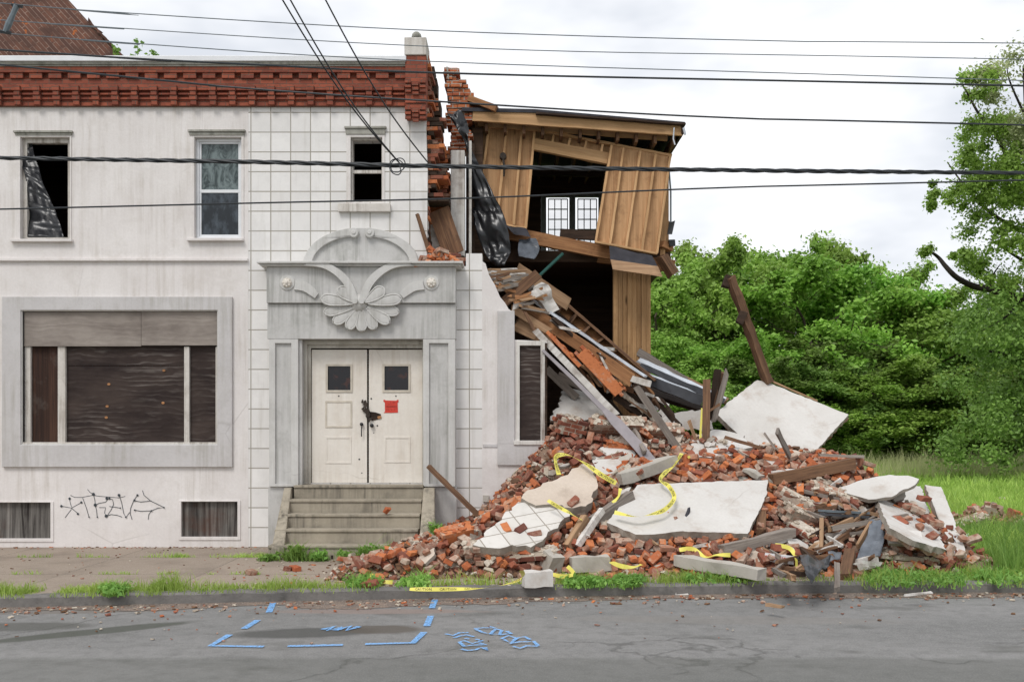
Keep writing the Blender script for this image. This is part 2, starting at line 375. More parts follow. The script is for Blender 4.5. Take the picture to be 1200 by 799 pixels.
def m_glass(name, tint, a):
    N = NM(name, .04, .8)
    N.b.inputs['Base Color'].default_value = (*tint, 1)
    tr = N.n('ShaderNodeBsdfTransparent'); ms = N.n('ShaderNodeMixShader'); ms.inputs[0].default_value = a
    N.l(tr.outputs[0], ms.inputs[1]); N.l(N.b.outputs[0], ms.inputs[2]); N.l(ms.outputs[0], N.t.nodes['Material Output'].inputs[0])
    return N.m
M['glass'] = m_glass('clear_glass', (.5, .55, .55), .12)
N = NM('painted_reflection_glass', .22, .5)
nn = N.noise(3, N.map((2, 1, 1.2)), detail=8, rough=.7, dist=1.5)
M['dglass2'] = None
M['dglass'] = N.out(N.mix(N.ramp(nn, .42, .6), (.03, .045, .045), (.16, .20, .20)))  # grey-green blotches painted into the pane stand in for reflected trees
N = NM('dark_window_glass', .18, .5); nn = N.noise(5, N.map((2, 1, 1)), detail=6, rough=.6)
M['dglass2'] = N.out(N.mix(N.ramp(nn, .45, .65), (.012, .016, .02), (.06, .075, .09)))
N = NM('dark_door_glass', .15, .5); nn = N.noise(8, detail=4)
M['kglass'] = N.out(N.mix(N.ramp(nn, .55, .65), (.012, .010, .012), (.05, .02, .015)))
# road paint: worn blue spray
N = NM('blue_spray_paint', .8, .2)
f = N.math('MULTIPLY', N.ramp(N.noise(38, detail=5, rough=.75), .32, .56), .92)
tr = N.n('ShaderNodeBsdfTransparent'); ms = N.n('ShaderNodeMixShader')
N.b.inputs['Base Color'].default_value = (.22, .47, .85, 1)
N.l(f, ms.inputs[0]); N.l(tr.outputs[0], ms.inputs[1]); N.l(N.b.outputs[0], ms.inputs[2]); N.l(ms.outputs[0], N.t.nodes['Material Output'].inputs[0])
M['blue'] = N.m
# asphalt; stains: centre x, y (object space, origin at y -8), half sizes, turn, colour, strength
def road_xy(px, py):
    d = FP*(CH+.12)/(py-HY); return ((px-600)/FP*d, d-D+8)
STAINS = [(*road_xy(108, 740), 1.35, .22, R(32), (.07, .075, .06), .8), (*road_xy(20, 734), 1.0, .3, R(4), (.085, .085, .075), .7), (*road_xy(360, 741), .95, .33, R(8), (.07, .07, .065), .8),
          (*road_xy(445, 737), .6, .28, 0, (.10, .085, .07), .8), (*road_xy(440, 716), 1.6, .2, 0, (.26, .20, .175), .7), (*road_xy(60, 716), 1.9, .22, R(5), (.17, .145, .125), .6), (*road_xy(860, 726), 2.4, .3, R(-3), (.24, .22, .20), .35)]
N = NM('asphalt', .88, .3)
c = N.mix(N.ramp(N.noise(.7, N.map((.35, 1, 1)), detail=6, rough=.6), .35, .65), (.155, .157, .156), (.245, .242, .24))
c = N.mix(N.math('MULTIPLY', N.ramp(N.noise(55, detail=3, rough=.85), .42, .62), .8), c, N.mix(N.noise(80, detail=1), (.04, .04, .04), (.50, .48, .45)))
c = N.mix(N.math('MULTIPLY', N.ramp(N.noise(6, detail=6, rough=.75), .45, .65), .35), c, (.09, .09, .085))
c = N.mix(N.math('MULTIPLY', N.ramp(N.noise(1.9, N.map((.5, 1, 1), (4, 2, 0)), detail=7, rough=.65), .56, .7), .55), c, (.085, .085, .075))
vo = N.n('ShaderNodeTexVoronoi'); vo.feature = 'DISTANCE_TO_EDGE'; vo.inputs['Scale'].default_value = .28
va = N.n('ShaderNodeVectorMath'); va.operation = 'ADD'; nn = N.n('ShaderNodeTexNoise'); nn.inputs['Scale'].default_value = 1.6; nn.inputs['Detail'].default_value = 6
N.l(N.co, nn.inputs['Vector']); vm = N.n('ShaderNodeVectorMath'); vm.operation = 'SCALE'; vm.inputs['Scale'].default_value = .9
N.l(nn.outputs[1], vm.inputs[0]); N.l(N.co, va.inputs[0]); N.l(vm.outputs[0], va.inputs[1]); N.l(va.outputs[0], vo.inputs['Vector'])
cf = N.math('MULTIPLY', N.ramp(vo.outputs[0], .002, .006, (1, 1, 1), (0, 0, 0)), N.ramp(N.noise(.5, N.map(1, (5, 3, 0))), .45, .52))
c = N.mix(N.math('MULTIPLY', cf, .5), c, (.05, .05, .045))
nz1 = N.math('MULTIPLY', N.math('SUBTRACT', N.noise(2.3, detail=7, rough=.65), .5), 1.5)
for (cx, cy, sx, sy, rot, c_, k_) in STAINS:
    g_ = N.n('ShaderNodeTexGradient'); g_.gradient_type = 'SPHERICAL'
    m0 = N.n('ShaderNodeMapping'); m0.vector_type = 'TEXTURE'; m0.inputs['Location'].default_value = (cx, cy, 0); m0.inputs['Rotation'].default_value = (0, 0, rot); m0.inputs['Scale'].default_value = (sx, sy, 50)
    N.l(N.co, m0.inputs[0]); N.l(m0.outputs[0], g_.inputs[0])
    c = N.mix(N.math('MULTIPLY', N.ramp(N.math('ADD', g_.outputs[1], N.math('MULTIPLY', nz1, .35)), .18, .42), k_), c, c_)
sy_ = N.n('ShaderNodeSeparateXYZ'); N.l(N.co, sy_.inputs[0])
lane = N.ramp(N.math('ADD', N.math('MULTIPLY', sy_.outputs[1], -1), N.math('MULTIPLY', nz1, .05)), .0, 1)
c = N.mix(N.math('MULTIPLY', N.ramp(N.math('ADD', N.math('SUBTRACT', -6.86+8, sy_.outputs[1]), N.math('MULTIPLY', nz1, .16)), .0, .14), .4), c, (.095, .098, .085))
N.bump(N.noise(110, detail=2), .006, .8); N.bump(cf, -.01, .6)
M['asphalt'] = N.out(c)
N = NM('asphalt_damp_patch', .5, .4)
c = N.mix(N.ramp(N.noise(3, detail=8, rough=.7), .4, .6), (.075, .078, .068), (.12, .12, .10)); N.bump(N.noise(110, detail=2), .005, .7)
M['patch'] = N.out(c)
N = NM('asphalt_sealed_strip', .85, .3)
c = N.mix(N.ramp(N.noise(60, detail=4, rough=.7), .4, .6), (.09, .095, .09), (.15, .15, .145)); N.bump(N.noise(110, detail=2), .005, .7)
M['strip'] = N.out(c)
N = NM('gutter_silt', .95, .1)
c = N.mix(N.ramp(N.noise(7, detail=8, rough=.7), .4, .6), (.24, .185, .15), (.16, .135, .12))
c = N.mix(N.ramp(N.noise(60, detail=3), .6, .66), c, (.48, .40, .34)); N.bump(N.noise(50), .012, .8)
M['silt'] = N.out(c)
# pavement
N = NM('pavement_concrete', .92, .15)
sp = N.n('ShaderNodeTexBrick'); sp.offset = 0; N.l(N.map(1, (.4, 2.92, 0)), sp.inputs['Vector'])
sp.inputs['Scale'].default_value = 1; sp.inputs['Brick Width'].default_value = 1.75; sp.inputs['Row Height'].default_value = 1.69; sp.inputs['Mortar Size'].default_value = .012
sp.inputs['Color1'].default_value = (.30, .235, .185, 1); sp.inputs['Color2'].default_value = (.265, .21, .165, 1); sp.inputs['Mortar'].default_value = (.12, .10, .075, 1)
c = N.mix(N.ramp(N.noise(90, detail=3, rough=.8), .42, .6), sp.outputs[0], (.36, .31, .26))
c = N.mix(N.math('MULTIPLY', N.ramp(N.noise(1.3, detail=8, rough=.65), .48, .68), .6), c, (.19, .155, .125))
N.bump(sp.outputs[1], -.012, .7); N.bump(N.noise(90, detail=3), .004, .6)
M['pavement'] = N.out(c)
M['kerb'] = m_stucco('kerb_stone', (.25, .235, .22), (.13, .125, .12), (.06, .06, .055), .95, .02, False)
N = NM('lot_ground', .95, .1)
c = N.mix(N.ramp(N.noise(.5, detail=8, rough=.65), .35, .65), (.16, .27, .06), (.24, .32, .09))
c = N.mix(N.ramp(N.noise(3, detail=8, rough=.7), .55, .7), c, (.17, .14, .08)); N.bump(N.noise(12, detail=6), .05, .8)
M['lot'] = N.out(c)
# rusty patterned roof
N = NM('rusty_shingles', .85, .2)
b = N.n('ShaderNodeTexBrick'); b.offset = .5; b.inputs['Scale'].default_value = 1
sp = N.n('ShaderNodeSeparateXYZ'); N.l(N.co, sp.inputs[0]); cb = N.n('ShaderNodeCombineXYZ'); N.l(sp.outputs[0], cb.inputs[0]); N.l(sp.outputs[2], cb.inputs[1])
N.l(N.map(1, rot=(0, 0, R(47)), src=cb.outputs[0]), b.inputs['Vector'])
b.inputs['Brick Width'].default_value = .62; b.inputs['Row Height'].default_value = .105; b.inputs['Mortar Size'].default_value = .009
b.inputs['Color1'].default_value = (.17, .075, .05, 1); b.inputs['Color2'].default_value = (.09, .045, .035, 1); b.inputs['Mortar'].default_value = (.30, .21, .17, 1)
c = N.mix(N.ramp(N.noise(2.2, detail=8, rough=.7), .42, .62), b.outputs[0], (.085, .045, .035))
c = N.mix(N.ramp(N.noise(4, N.map((1, 1, .6), (3, 3, 3)), detail=5), .66, .7), c, (.42, .12, .03)); N.bump(b.outputs[1], -.02, 1)
M['shingle'] = N.out(c)
# ------------------------------------------------------------------ ground, road, kerb, pavement
KP = [(-70, -9.2), (-30, -6.4), (-12, -5.35), (-5.55, -4.62), (-2.86, -4.27), (0, -3.95), (3, -3.70), (6, -3.62), (12, -3.6), (40, -3.5), (90, -3.5)]
def kerbY(x):
    for (a, b), (c, d) in zip(KP, KP[1:]):
        if x <= c: return b+(d-b)*(x-a)/(c-a)
    return KP[-1][1]
def gz(x, y):                                    # height of the lot
    return 0.0 if y < 3 else min(.0175*(y-3), .75)
RZ = -.12
mb = MB(); xs = np.linspace(-60, 90, 76)
mb.add([(x, y, RZ) for x in xs for y in (-70, kerbY(x)+.05)], [(2*i, 2*i+2, 2*i+3, 2*i+1) for i in range(75)])
road = mb.build('road', M['asphalt'], origin=(0, -8, RZ), kind='structure')
xs = [-300, -150, -60]+list(np.linspace(-40, 60, 101))+[90, 150, 300]
ys_ = [.16, 1.2, 3.5, 7, 12, 20, 30, 46, 70, 120, 300, 600]
vs = []; fs = []
for x in xs:
    for j, y in enumerate(ys_):
        yy = kerbY(x)+.15 if j == 0 else (max(y-3, kerbY(x)+.8) if y < 3 else y)
        vs.append((x, yy, gz(x, yy)-.006+(mnoise.noise(Vector((x*.3, yy*.3, 0)))*.05 if yy > 4 else 0)))
n = len(ys_)
for i in range(len(xs)-1):
    for j in range(n-1): fs.append((i*n+j, (i+1)*n+j, (i+1)*n+j+1, i*n+j+1))
MB().add(vs, fs).build('ground', M['lot'], origin=(0, 0, 0), kind='structure')
# far side of the street behind the viewer
MB().box(-300, 300, -700, -70, RZ-.1, RZ-.004).build('ground_across_street', M['lot'], kind='structure')
mb = MB(); xs = np.linspace(-14, 4.9, 40)
mb.add([(x, y, .004) for x in xs for y in (kerbY(x)+.15, .02)], [(2*i, 2*i+2, 2*i+3, 2*i+1) for i in range(39)])
pavement = mb.build('pavement', M['pavement'], origin=(0, 0, 0), kind='structure')
mb = MB(); xs = list(np.linspace(-30, 40, 281)); prof = [(0, RZ-.05), (0, -.012), (.02, .012), (.135, .016), (.155, -.03)]
vs = []
for x in xs:
    k = kerbY(x); a = mnoise.noise(Vector((x*2.1, 0, 0)))*.018; b_ = mnoise.noise(Vector((x*3.1, 5, 0)))*.018
    for q, (dy, z) in enumerate(prof): vs.append((x, k+dy+a, z+(b_ if q in (1, 2, 3) else 0)))
fs = [(i*5+j, (i+1)*5+j, (i+1)*5+j+1, i*5+j+1) for i in range(len(xs)-1) for j in range(4)]
mb.add(vs, fs).build('kerb', M['kerb'], kind='structure', origin=(0, 0, 0))
# silt along the gutter, with ragged edge
mb = MB(); xs = np.linspace(-14, 14, 240); vs = []
for x in xs:
    w_ = .27+.18*mnoise.noise(Vector((x*.9, 3, 0)))+.07*mnoise.noise(Vector((x*6, 3, 0)))+(.16 if -2.4 < x < 0 else 0)
    vs += [(x, kerbY(x)-max(w_, .03), RZ+.004), (x, kerbY(x)+.02, RZ+.012)]
mb.add(vs, [(2*i, 2*i+2, 2*i+3, 2*i+1) for i in range(239)]).build('gutter_silt', M['silt'], kind='structure', origin=(0, 0, 0))
def rp(px, py, z=RZ):                            # point of the road seen at a pixel
    d = FP*(CH-z)/(py-HY); return Vector(((px-600)/FP*d, d-D, z))
def groundpoly(name, pts, z, m, parent):
    pts = [rp(*p) for p in pts]; mb = MB(); vs = []; n = len(pts); q = []
    for i in range(n):                            # ragged outline
        a, b = pts[i], pts[(i+1) % n]; k = max(2, int((b-a).length/.12))
        for j in range(k):
            p = a.lerp(b, j/k); w_ = mnoise.noise(p*6)*.04; q.append((p.x+w_, p.y+w_, z))
    tri = tessellate_polygon([[Vector(p) for p in q]])
    mb.add(q, [(a, b, c) if (q[b][0]-q[a][0])*(q[c][1]-q[a][1])-(q[b][1]-q[a][1])*(q[c][0]-q[a][0]) > 0 else (a, c, b) for a, b, c in tri])
    return mb.build(name, m, parent)
mb = MB()
Bl = [[(320, 706), (315, 717)], [(302, 726), (286, 736)], [(269, 743), (247, 756), (309, 757)], [(337, 756.5), (402, 755)], [(428, 754), (484, 752.5), (497, 740)],
      [(500, 733), (505, 721)], [(506, 712), (510, 702)]]
def L2(pts, ox, oy, f): return [(ox+a/f, oy+b/f) for a, b in pts]
Wd = [[(165,165),(235,180),(290,155),(370,155)], [(240,200),(290,185),(350,175),(415,190)], [(335,205),(375,212)], [(280,240),(330,225),(400,250),(490,225),(430,212)],
      [(290,240),(330,275),(400,265),(520,260),(460,245)], [(300,298),(360,312),(430,305),(480,285),(540,310),(515,285)],
      [(415,120),(500,112),(610,115),(550,100)], [(430,125),(500,155),(560,165),(610,120)], [(550,165),(640,170),(660,135),(620,125)], [(640,175),(700,165),(745,165),(700,140)],
      [(655,210),(720,180),(790,205),(760,220)], [(680,215),(740,245),(800,200),(860,190),(910,215)], [(730,250),(820,235),(880,235),(940,230),(980,270)], [(760,275),(820,292),(880,270),(980,275)]]
for q, l in enumerate(Bl): mb.ribbon([rp(a, b, RZ+.009+.0007*q) for a, b in l], .068)
mb.build('spray_marking', M['blue'], road)
mb = MB()
for q, l in enumerate(Wd): mb.ribbon([rp(a, b, RZ+.009+.0006*q) for a, b in L2(l, 500, 720, 7.5)], .036)
mb.build('spray_lettering', M['blue'], road)
mb = MB()
for q, l in enumerate([[(378, 737), (392, 733), (384, 738), (401, 734), (393, 738)], [(396, 737), (411, 733), (406, 738), (421, 733.5)]]):
    mb.ribbon([rp(a, b, RZ+.009+.0006*q) for a, b in l], .068)
mb.build('spray_scribble', M['blue'], road)

# ------------------------------------------------------------------ stucco building
B = empty('stucco_building', (-6, 0, 0), 'white stucco corner building with brick cornice and boarded shopfront', 'building')
XL = X(-520); ZT = Z(77)
def rl(a, b, c, d, Y=0): return [(X(a, Y), Z(d, Y)), (X(c, Y), Z(d, Y)), (X(c, Y), Z(b, Y)), (X(a, Y), Z(b, Y))]
holes = [rl(24, 161, 82, 281), rl(228, 161, 283, 279), rl(27, 365, 255, 520), rl(-30, 588, 60, 631), rl(212, 587, 279, 629)]
MB().plate([[(XL, -.1), (X(291), -.1), (X(291), ZT), (XL, ZT)]]+holes, 0, .35).build('front_wall', M['stucco'], B)
# tiled part, with the door opening and the broken right end
zz = lambda py: Z(py)
tile = [(X(291), -.1), (X(565), -.1), (X(565), zz(297)), (X(546), zz(297)), (X(546), zz(312)), (X(500), zz(312)), (X(501), zz(200)), (X(499), zz(150)), (X(500), zz(125)), (X(500), ZT), (X(291), ZT)]
MB().plate([tile, rl(411, 161, 448, 237), rl(357, 406, 497, 660)[:0] or rl(357, 406, 497, 566)], .003, .34).build('tiled_wall', M['ashlar'], B)
edge = [(565, 306), (569, 309), (573, 322), (580, 334), (583, 341), (586, 348), (592, 355), (596, 362), (603, 367), (603, 398), (641, 400), (641, 521), (646, 528), (640, 540), (636, 552), (628, 560), (624, 572), (620, 584), (616, 600), (610, 648)]
MB().plate([[(X(565), -.1)]+[(X(a), Z(b)) for a, b in reversed(edge)], rl(606, 402, 637, 518)], .001, .32).build('broken_wall_end', [M['stucco']], B)
# window surround of the broken end
mb = MB(); mb.rb(583, 364, 603, 520, -.035, .0); mb.rb(583, 520, 640, 545, -.035, 0); mb.rb(566, 520, 583, 524, -.012, 0)
mb.build('window_surround', M['surround'], B, bevel=.006)
# shell of the building: side walls, back, roof, floor
MB().box(XL, X(500)-.36, 8, 8.3, 0, ZT-.3).build('rear_wall', M['oldbrick'], B)
MB().box(XL, XL+.3, .36, 7.99, 0, ZT-.3).build('side_wall', M['oldbrick'], B)
MB().box(X(500)-.34, X(500)-.02, .5, 8.3, 0, ZT-.35).build('party_wall', M['oldbrick'], B)
MB().box(XL+.01, X(500)-.05, .36, 8.2, ZT-.3, ZT-.1).build('roof', M['tar'], B)
MB().box(XL+.31, X(500)-.36, .37, 7.9, 3.7, 3.9).build('upper_floor', M['interior'], B)
MB().box(XL+.31, X(500)-.36, 2.6, 2.7, 3.9, ZT-.31).build('inner_wall', M['interior'], B)
# ---- cornice
mb = MB(); xr = 476
xe = X(xr)
mb.box(XL, xe, -.045, 0, Z(126), Z(80))                       # backing
mb.box(XL, xe, -.13, -.045, Z(88.5), Z(80))
mb.box(XL, xe, -.085, -.045, Z(104), Z(95))
k = 0
px = 14.0-45*10
while px < xr-6:
    mb.rb(px+4, 88.6, min(px+18.8, xr), 94.9, -.115, -.045, 0)
    px += 22.4
px = 1.5-22.75*20
while px < xr-4:
    x0, x1 = px-3.4, px+3.4
    for i, (a, b) in enumerate(((104.1, 109.8), (110, 114.8), (115, 119.8), (120, 125.3))):
        w_ = 3.4 if i % 2 else 4.3
        mb.rb(px-w_, a, px+w_, b, -.15+.015*i, -.045, 0)
    for i, (a, b) in enumerate(((104.1, 108.6), (111.5, 113.6), (116.4, 118.6), (122, 125.8))):
        mb.rb(px+4.5, a, min(px+18.2, xr), b, -.11+.018*i, -.045, 0)
    px += 22.75
mb.build('brick_cornice', M['cornbrick'], B, bevel=.004)
MB().box(XL, xe+.02, -.2, .45, Z(77.5), Z(71)).build('parapet_cap', M['trimwhite'], B, bevel=.01)
MB().box(XL, xe, -.17, .1, Z(80), Z(77.7)).box(XL, xe, -.145, -.0, Z(82), Z(80)).build('cornice_moulding', M['capgrey'], B)
# pier with urn-like ball
mb = MB(); mb.rb(476.3, 70, 500.5, 125, -.17, .35, 0)
for r_ in range(2):
    z0 = (100, 131)[r_]
    for i in range(3):
        a = z0+i*4.8
        for u, (o, w_) in enumerate(((0, 6.8), (8.6, 7), (17, 6.8))):
            mb.rb(476.4+o, a-(0 if u != 1 else -3), 476.4+o+w_, a+3.9+(0 if u != 1 else 3), -.25+.02*i, -.17, 0)
mb.rb(477, 125, 500.3, 142, -.15, -.002, 0)
pier = mb.build('brick_pier', M['cornbrick'], B, bevel=.004)
mb = MB(); mb.rb(475.3, 49.5, 501, 70, -.19, .37, 0); mb.mi = 0
mb.build('pier_block', M['trimold'], pier, bevel=.012)
mb = MB()
for i in range(4): mb.rb(479+i*2.1, 49.5-i*2.6, 497.5-i*2.1, 49.5-(i-1)*2.6-2.6, -.12+.05*i, .3-.05*i, 0)
mb.build('stepped_cap', M['cornbrick'], pier)
c = P(487.5, 41, 0); c.y = .08
mb = MB(); prof = [(0, -.075), (.05, -.07), (.035, -.055), (.06, -.035), (.072, 0), (.062, .035), (.035, .06), (0, .068)]
vs = [(c.x+r_*math.cos(a*math.pi/6)*1.1, c.y+r_*math.sin(a*math.pi/6)*1.1, c.z+z*1.15) for r_, z in prof for a in range(12)]
mb.add(vs, [(i*12+j, i*12+(j+1) % 12, (i+1)*12+(j+1) % 12, (i+1)*12+j) for i in range(7) for j in range(12)])
mb.build('ball_finial', M['capgrey'], pier, smooth=True)

mb = MB(); mb.rb(-520, 303.2, 291, 306.4, -.05, 0, 0); mb.build('string_course', M['stucco'], B, bevel=.006)
# ---- upper windows
def dark_room(): pass
def window(px0, py0, px1, py1, head, sill, mt, sash=True, glass=True, midrail=None, jw=5):
    x0, x1, z0, z1 = X(px0), X(px1), Z(py1), Z(py0)
    w_ = jw/75
    w = MB().plate([[(x0+.003, z0+.003), (x1-.003, z0+.003), (x1-.003, z1-.003), (x0+.003, z1-.003)], [(x0+w_, z0+.05), (x1-w_, z0+.05), (x1-w_, z1-w_), (x0+w_, z1-w_)]], .07, .16).build('window', mt, B, bevel=.004)
    hx0, hy0, hx1, hy1 = head
    m_ = MB(); m_.rb(hx0, hy0, hx1, hy0+2.4, -.05, .06, 0); m_.rb(hx0+1.5, hy0+2.5, hx1-1.5, hy1, -.028, .06, 0)
    m_.build('head_moulding', M['capgrey'], w, bevel=.004)
    a = MB(); a.plate([[(X(hx0+2), z0-.03), (X(hx1-2), z0-.03), (X(hx1-2), Z(hy1)+.001), (X(hx0+2), Z(hy1)+.001)], [(x0, z0), (x1, z0), (x1, z1), (x0, z1)]], -.012, .0)
    a.build('architrave', M['stucco'], w, bevel=.004)
    s = MB(); s.rb(*sill[:4], -.07, .12, 0); s.build('sill', sill[4], w, bevel=.006)
    if midrail:
        mr = MB(); mr.box(x0+w_, x1-w_, .09, .13, Z(midrail)-.025, Z(midrail)+.025)
        if sash:
            for (u0, u1) in ((x0+w_, x0+w_+.03), (x1-w_-.03, x1-w_)): mr.box(u0, u1, .092, .128, z0+.05, z1-w_)
            mr.box(x0+w_, x1-w_, .091, .127, z0+.05, z0+.085); mr.box(x0+w_, x1-w_, .091, .127, z1-w_-.03, z1-w_)
        mr.build('sash', mt, w, bevel=.003)
    if glass:
        MB().box(x0+w_, x1-w_, .11, .115, Z(midrail)+.02, z1-w_).build('pane', M['dglass'], w)
        MB().box(x0+w_, x1-w_, .10, .105, z0+.05, Z(midrail)-.02).build('pane', M['dglass2'], w)
    return w
w1 = window(24, 161, 82, 281, (17, 154, 86, 159), (14, 281, 86, 284, M['stucco']), M['trimold'], glass=False, midrail=None)
w2 = window(228, 161, 283, 280, (221, 153, 288, 159), (220, 280, 286, 283, M['stucco']), M['trimwhite'], midrail=222.5, jw=3.5)
w3 = window(411, 161, 448, 238, (404, 149, 453, 158), (397, 239.5, 458, 249, M['trimold']), M['trimold'], glass=False, midrail=199.5, sash=False, jw=1.5)

# ---- shopfront: surround, plywood, jambs
sf = MB().plate([rl(4, 348, 273, 547), rl(26, 364, 256, 521)], -.05, .001).build('shopfront', M['surround'], B, bevel=.008)
mb = MB(); mb.plate([rl(24.5, 362.5, 257.5, 524), rl(27, 364.5, 255, 520)], -.03, .05)
mb.build('inner_moulding', M['portal_light'], sf, bevel=.004)
MB().rb(27.5, 366, 164.6, 405.5, .02, .04, 0).build('plywood_panel', M['plygrey'], sf)
MB().rb(165.2, 365.5, 254.5, 404.5, .015, .035, 0).build('plywood_panel', M['plygrey'], sf)
MB().rb(75, 428, 215, 518, .1, .12, 0).build('boarded_pane', M['plydark'], sf); MB().rb(75, 402, 215, 427.6, .092, .11, 0).build('boarded_pane', M['plyred'] if 0 else M['plydark'], sf)
mb = MB(); mb.rb(34, 402, 66, 518, .1, .12, 0); mb.build('boarded_pane', M['plyred'], sf)
mb = MB(); mb.rb(220, 402, 252, 518, .1, .12, 0); mb.build('boarded_pane', M['plydark'], sf)
for a, b in ((27.5, 34), (66, 75), (214.5, 220.5), (251.5, 255)):
    MB().rb(a, 405.8, b, 518.5, .045, .1, 0).build('mullion', M['trimold'], sf, bevel=.004)
MB().rb(27, 518, 255.5, 520.5, -.02, .12, 0).build('shopfront_sill', M['trimold'], sf, bevel=.004)
mb = MB()
for a, b in ((127.5, 450), (192, 434), (125.5, 476), (124.5, 489), (191, 472), (76, 447)): mb.disc(P(a, b, .0885), .026, 9, rz=.02)
mb.build('plywood_plug', M['beam'], sf)
for a, b, c_, d in ((-30, 588, 60, 631), (212, 587, 279, 629)):
    v = MB().rb(a, b, c_, d, .06, .08, 0).build('basement_board', M['plyvert'], B)
    mb = MB(); mb.plate([rl(a-2, b-1, c_+3, d+3.5), rl(a+.5, b+.5, c_-.5, d-.5)], -.015, .01); mb.build('opening_border', M['stucco'], v, bevel=.004)
# graffiti
G = [[(180,120),(220,140),(290,140),(390,120),(450,130),(520,135),(640,145),(695,130)], [(340,65),(365,95),(395,110)], [(170,150),(178,185),(190,230)], [(95,222),(190,240),(285,187)],
     [(190,240),(255,295)], [(190,250),(160,290),(130,330)], [(295,145),(330,240),(355,328)], [(395,110),(410,170),(412,212),(425,260),(432,328)],
     [(412,212),(450,195),(510,185),(535,150),(575,160),(585,205),(565,250),(520,320),(500,285),(510,235),(450,235)], [(545,225),(600,232),(650,240)], [(515,318),(560,300),(620,308),(665,325)],
     [(635,115),(660,190),(680,290),(700,330),(735,280)], [(810,120),(775,165),(745,240),(740,290),(758,350)], [(855,75),(870,120),(930,172),(1060,235),(1000,240),(940,265),(915,300),(910,348)],
     [(775,170),(840,183),(940,172)], [(780,258),(840,270),(945,265)]]
mb = MB()
for q, l in enumerate(G): mb.ribbon([P(a, b, -.0015-.0004*q) for a, b in L2(l, 60, 565, 8)], .0095, (0, -1, 0))
for q, (a, b, r_) in enumerate([(172,152,.02),(95,222,.02),(282,187,.018),(250,295,.018),(395,110,.024),(412,212,.025),(520,150,.022),(545,150,.018),(635,120,.022),(515,315,.025),(808,120,.018),(780,168,.018),(700,325,.015),(355,325,.012),(432,325,.012),(1058,236,.012),(783,260,.014),(940,266,.014),(648,240,.012)]):
    mb.disc(P(60+a/8, 565+b/8, -.009-.0004*q), r_, 10)
mb.build('graffiti', M['spray'], B)
MB().rb(566, 580, 573, 588, -.05, 0).build('meter_box', M['jamb'], B, bevel=.004)

# ---- portal
pr = -.30
mb = MB()
mb.rb(318, 358.5, 535, 399, -.25, .0, 0)                                   # architrave
portal = mb.build('door_portal', M['portal'], B, bevel=.006)
mb = MB(); mb.rb(318, 316.5, 535, 358, pr, .0, 0); mb.build('frieze', M['portal'], portal, bevel=.006)
mb = MB(); mb.rb(309, 311.5, 544, 314, -.42, .0, 0); mb.rb(312, 314.1, 541, 316.4, -.37, 0, 0); mb.build('portal_cornice', M['portal_light'], portal, bevel=.006)
for a, b in ((320, 353.5), (497.5, 534.5)):
    mb = MB(); s_ = 1 if a < 400 else -1
    mb.plate([rl(a, 399.2, b, 569), rl(a+7, 404, b-8, 566)], -.25, .0); mb.mi = 1
    mb.rb(a+6.9, 403.9, b-7.9, 566.1, -.21, -.002, 0)
    mb.build('pilaster', [M['portal_light'], M['portal']], portal, bevel=.006)
mb = MB(); mb.box(X(353.6), X(357), -.2, 0, Z(568), Z(399.2)); mb.build('reveal', M['portal'], portal)
for a, b in ((318, 346), (505, 536)): MB().rb(a, 569.3, b, 650, -.2, -.0, 0).build('pilaster_base', M['portal'], portal, bevel=.006)
# arch
def arc(cx, cy, rx, ry, a0, a1, n, Y): return [P(cx+rx*math.cos(R(a0+(a1-a0)*i/n)), cy-ry*math.sin(R(a0+(a1-a0)*i/n)), Y) for i in range(n+1)]
out = [(p.x, p.z) for p in arc(424, 311.3, 68, 43, 0, 180, 36, 0)]
mb = MB().plate([out], -.06, 0.002); mb.build('tympanum', M['portal'], portal)
for s_ in (0, 1):
    a0, a1 = (4, 84) if s_ == 0 else (176, 96)
    o_ = [(p.x, p.z) for p in arc(424, 311.3, 67, 43, a0-4*(1-2*s_), a1, 24, 0)]; i_ = [(p.x, p.z) for p in arc(424, 311.3, 57, 33.5, a0-4*(1-2*s_), a1, 24, 0)]
    mb = MB().plate([o_+i_[::-1]], -.11, -.055)
    q = P(434.5 if s_ == 0 else 416, 274.5)
    mb.tube([(q.x, -.14, q.z), (q.x, -.04, q.z)], [.075, .08], 14); mb.tube([(q.x, -.155, q.z), (q.x, -.1, q.z)], [.03, .055], 12)
    mb.build('arch_band', M['portal_light'], portal, bevel=.008)
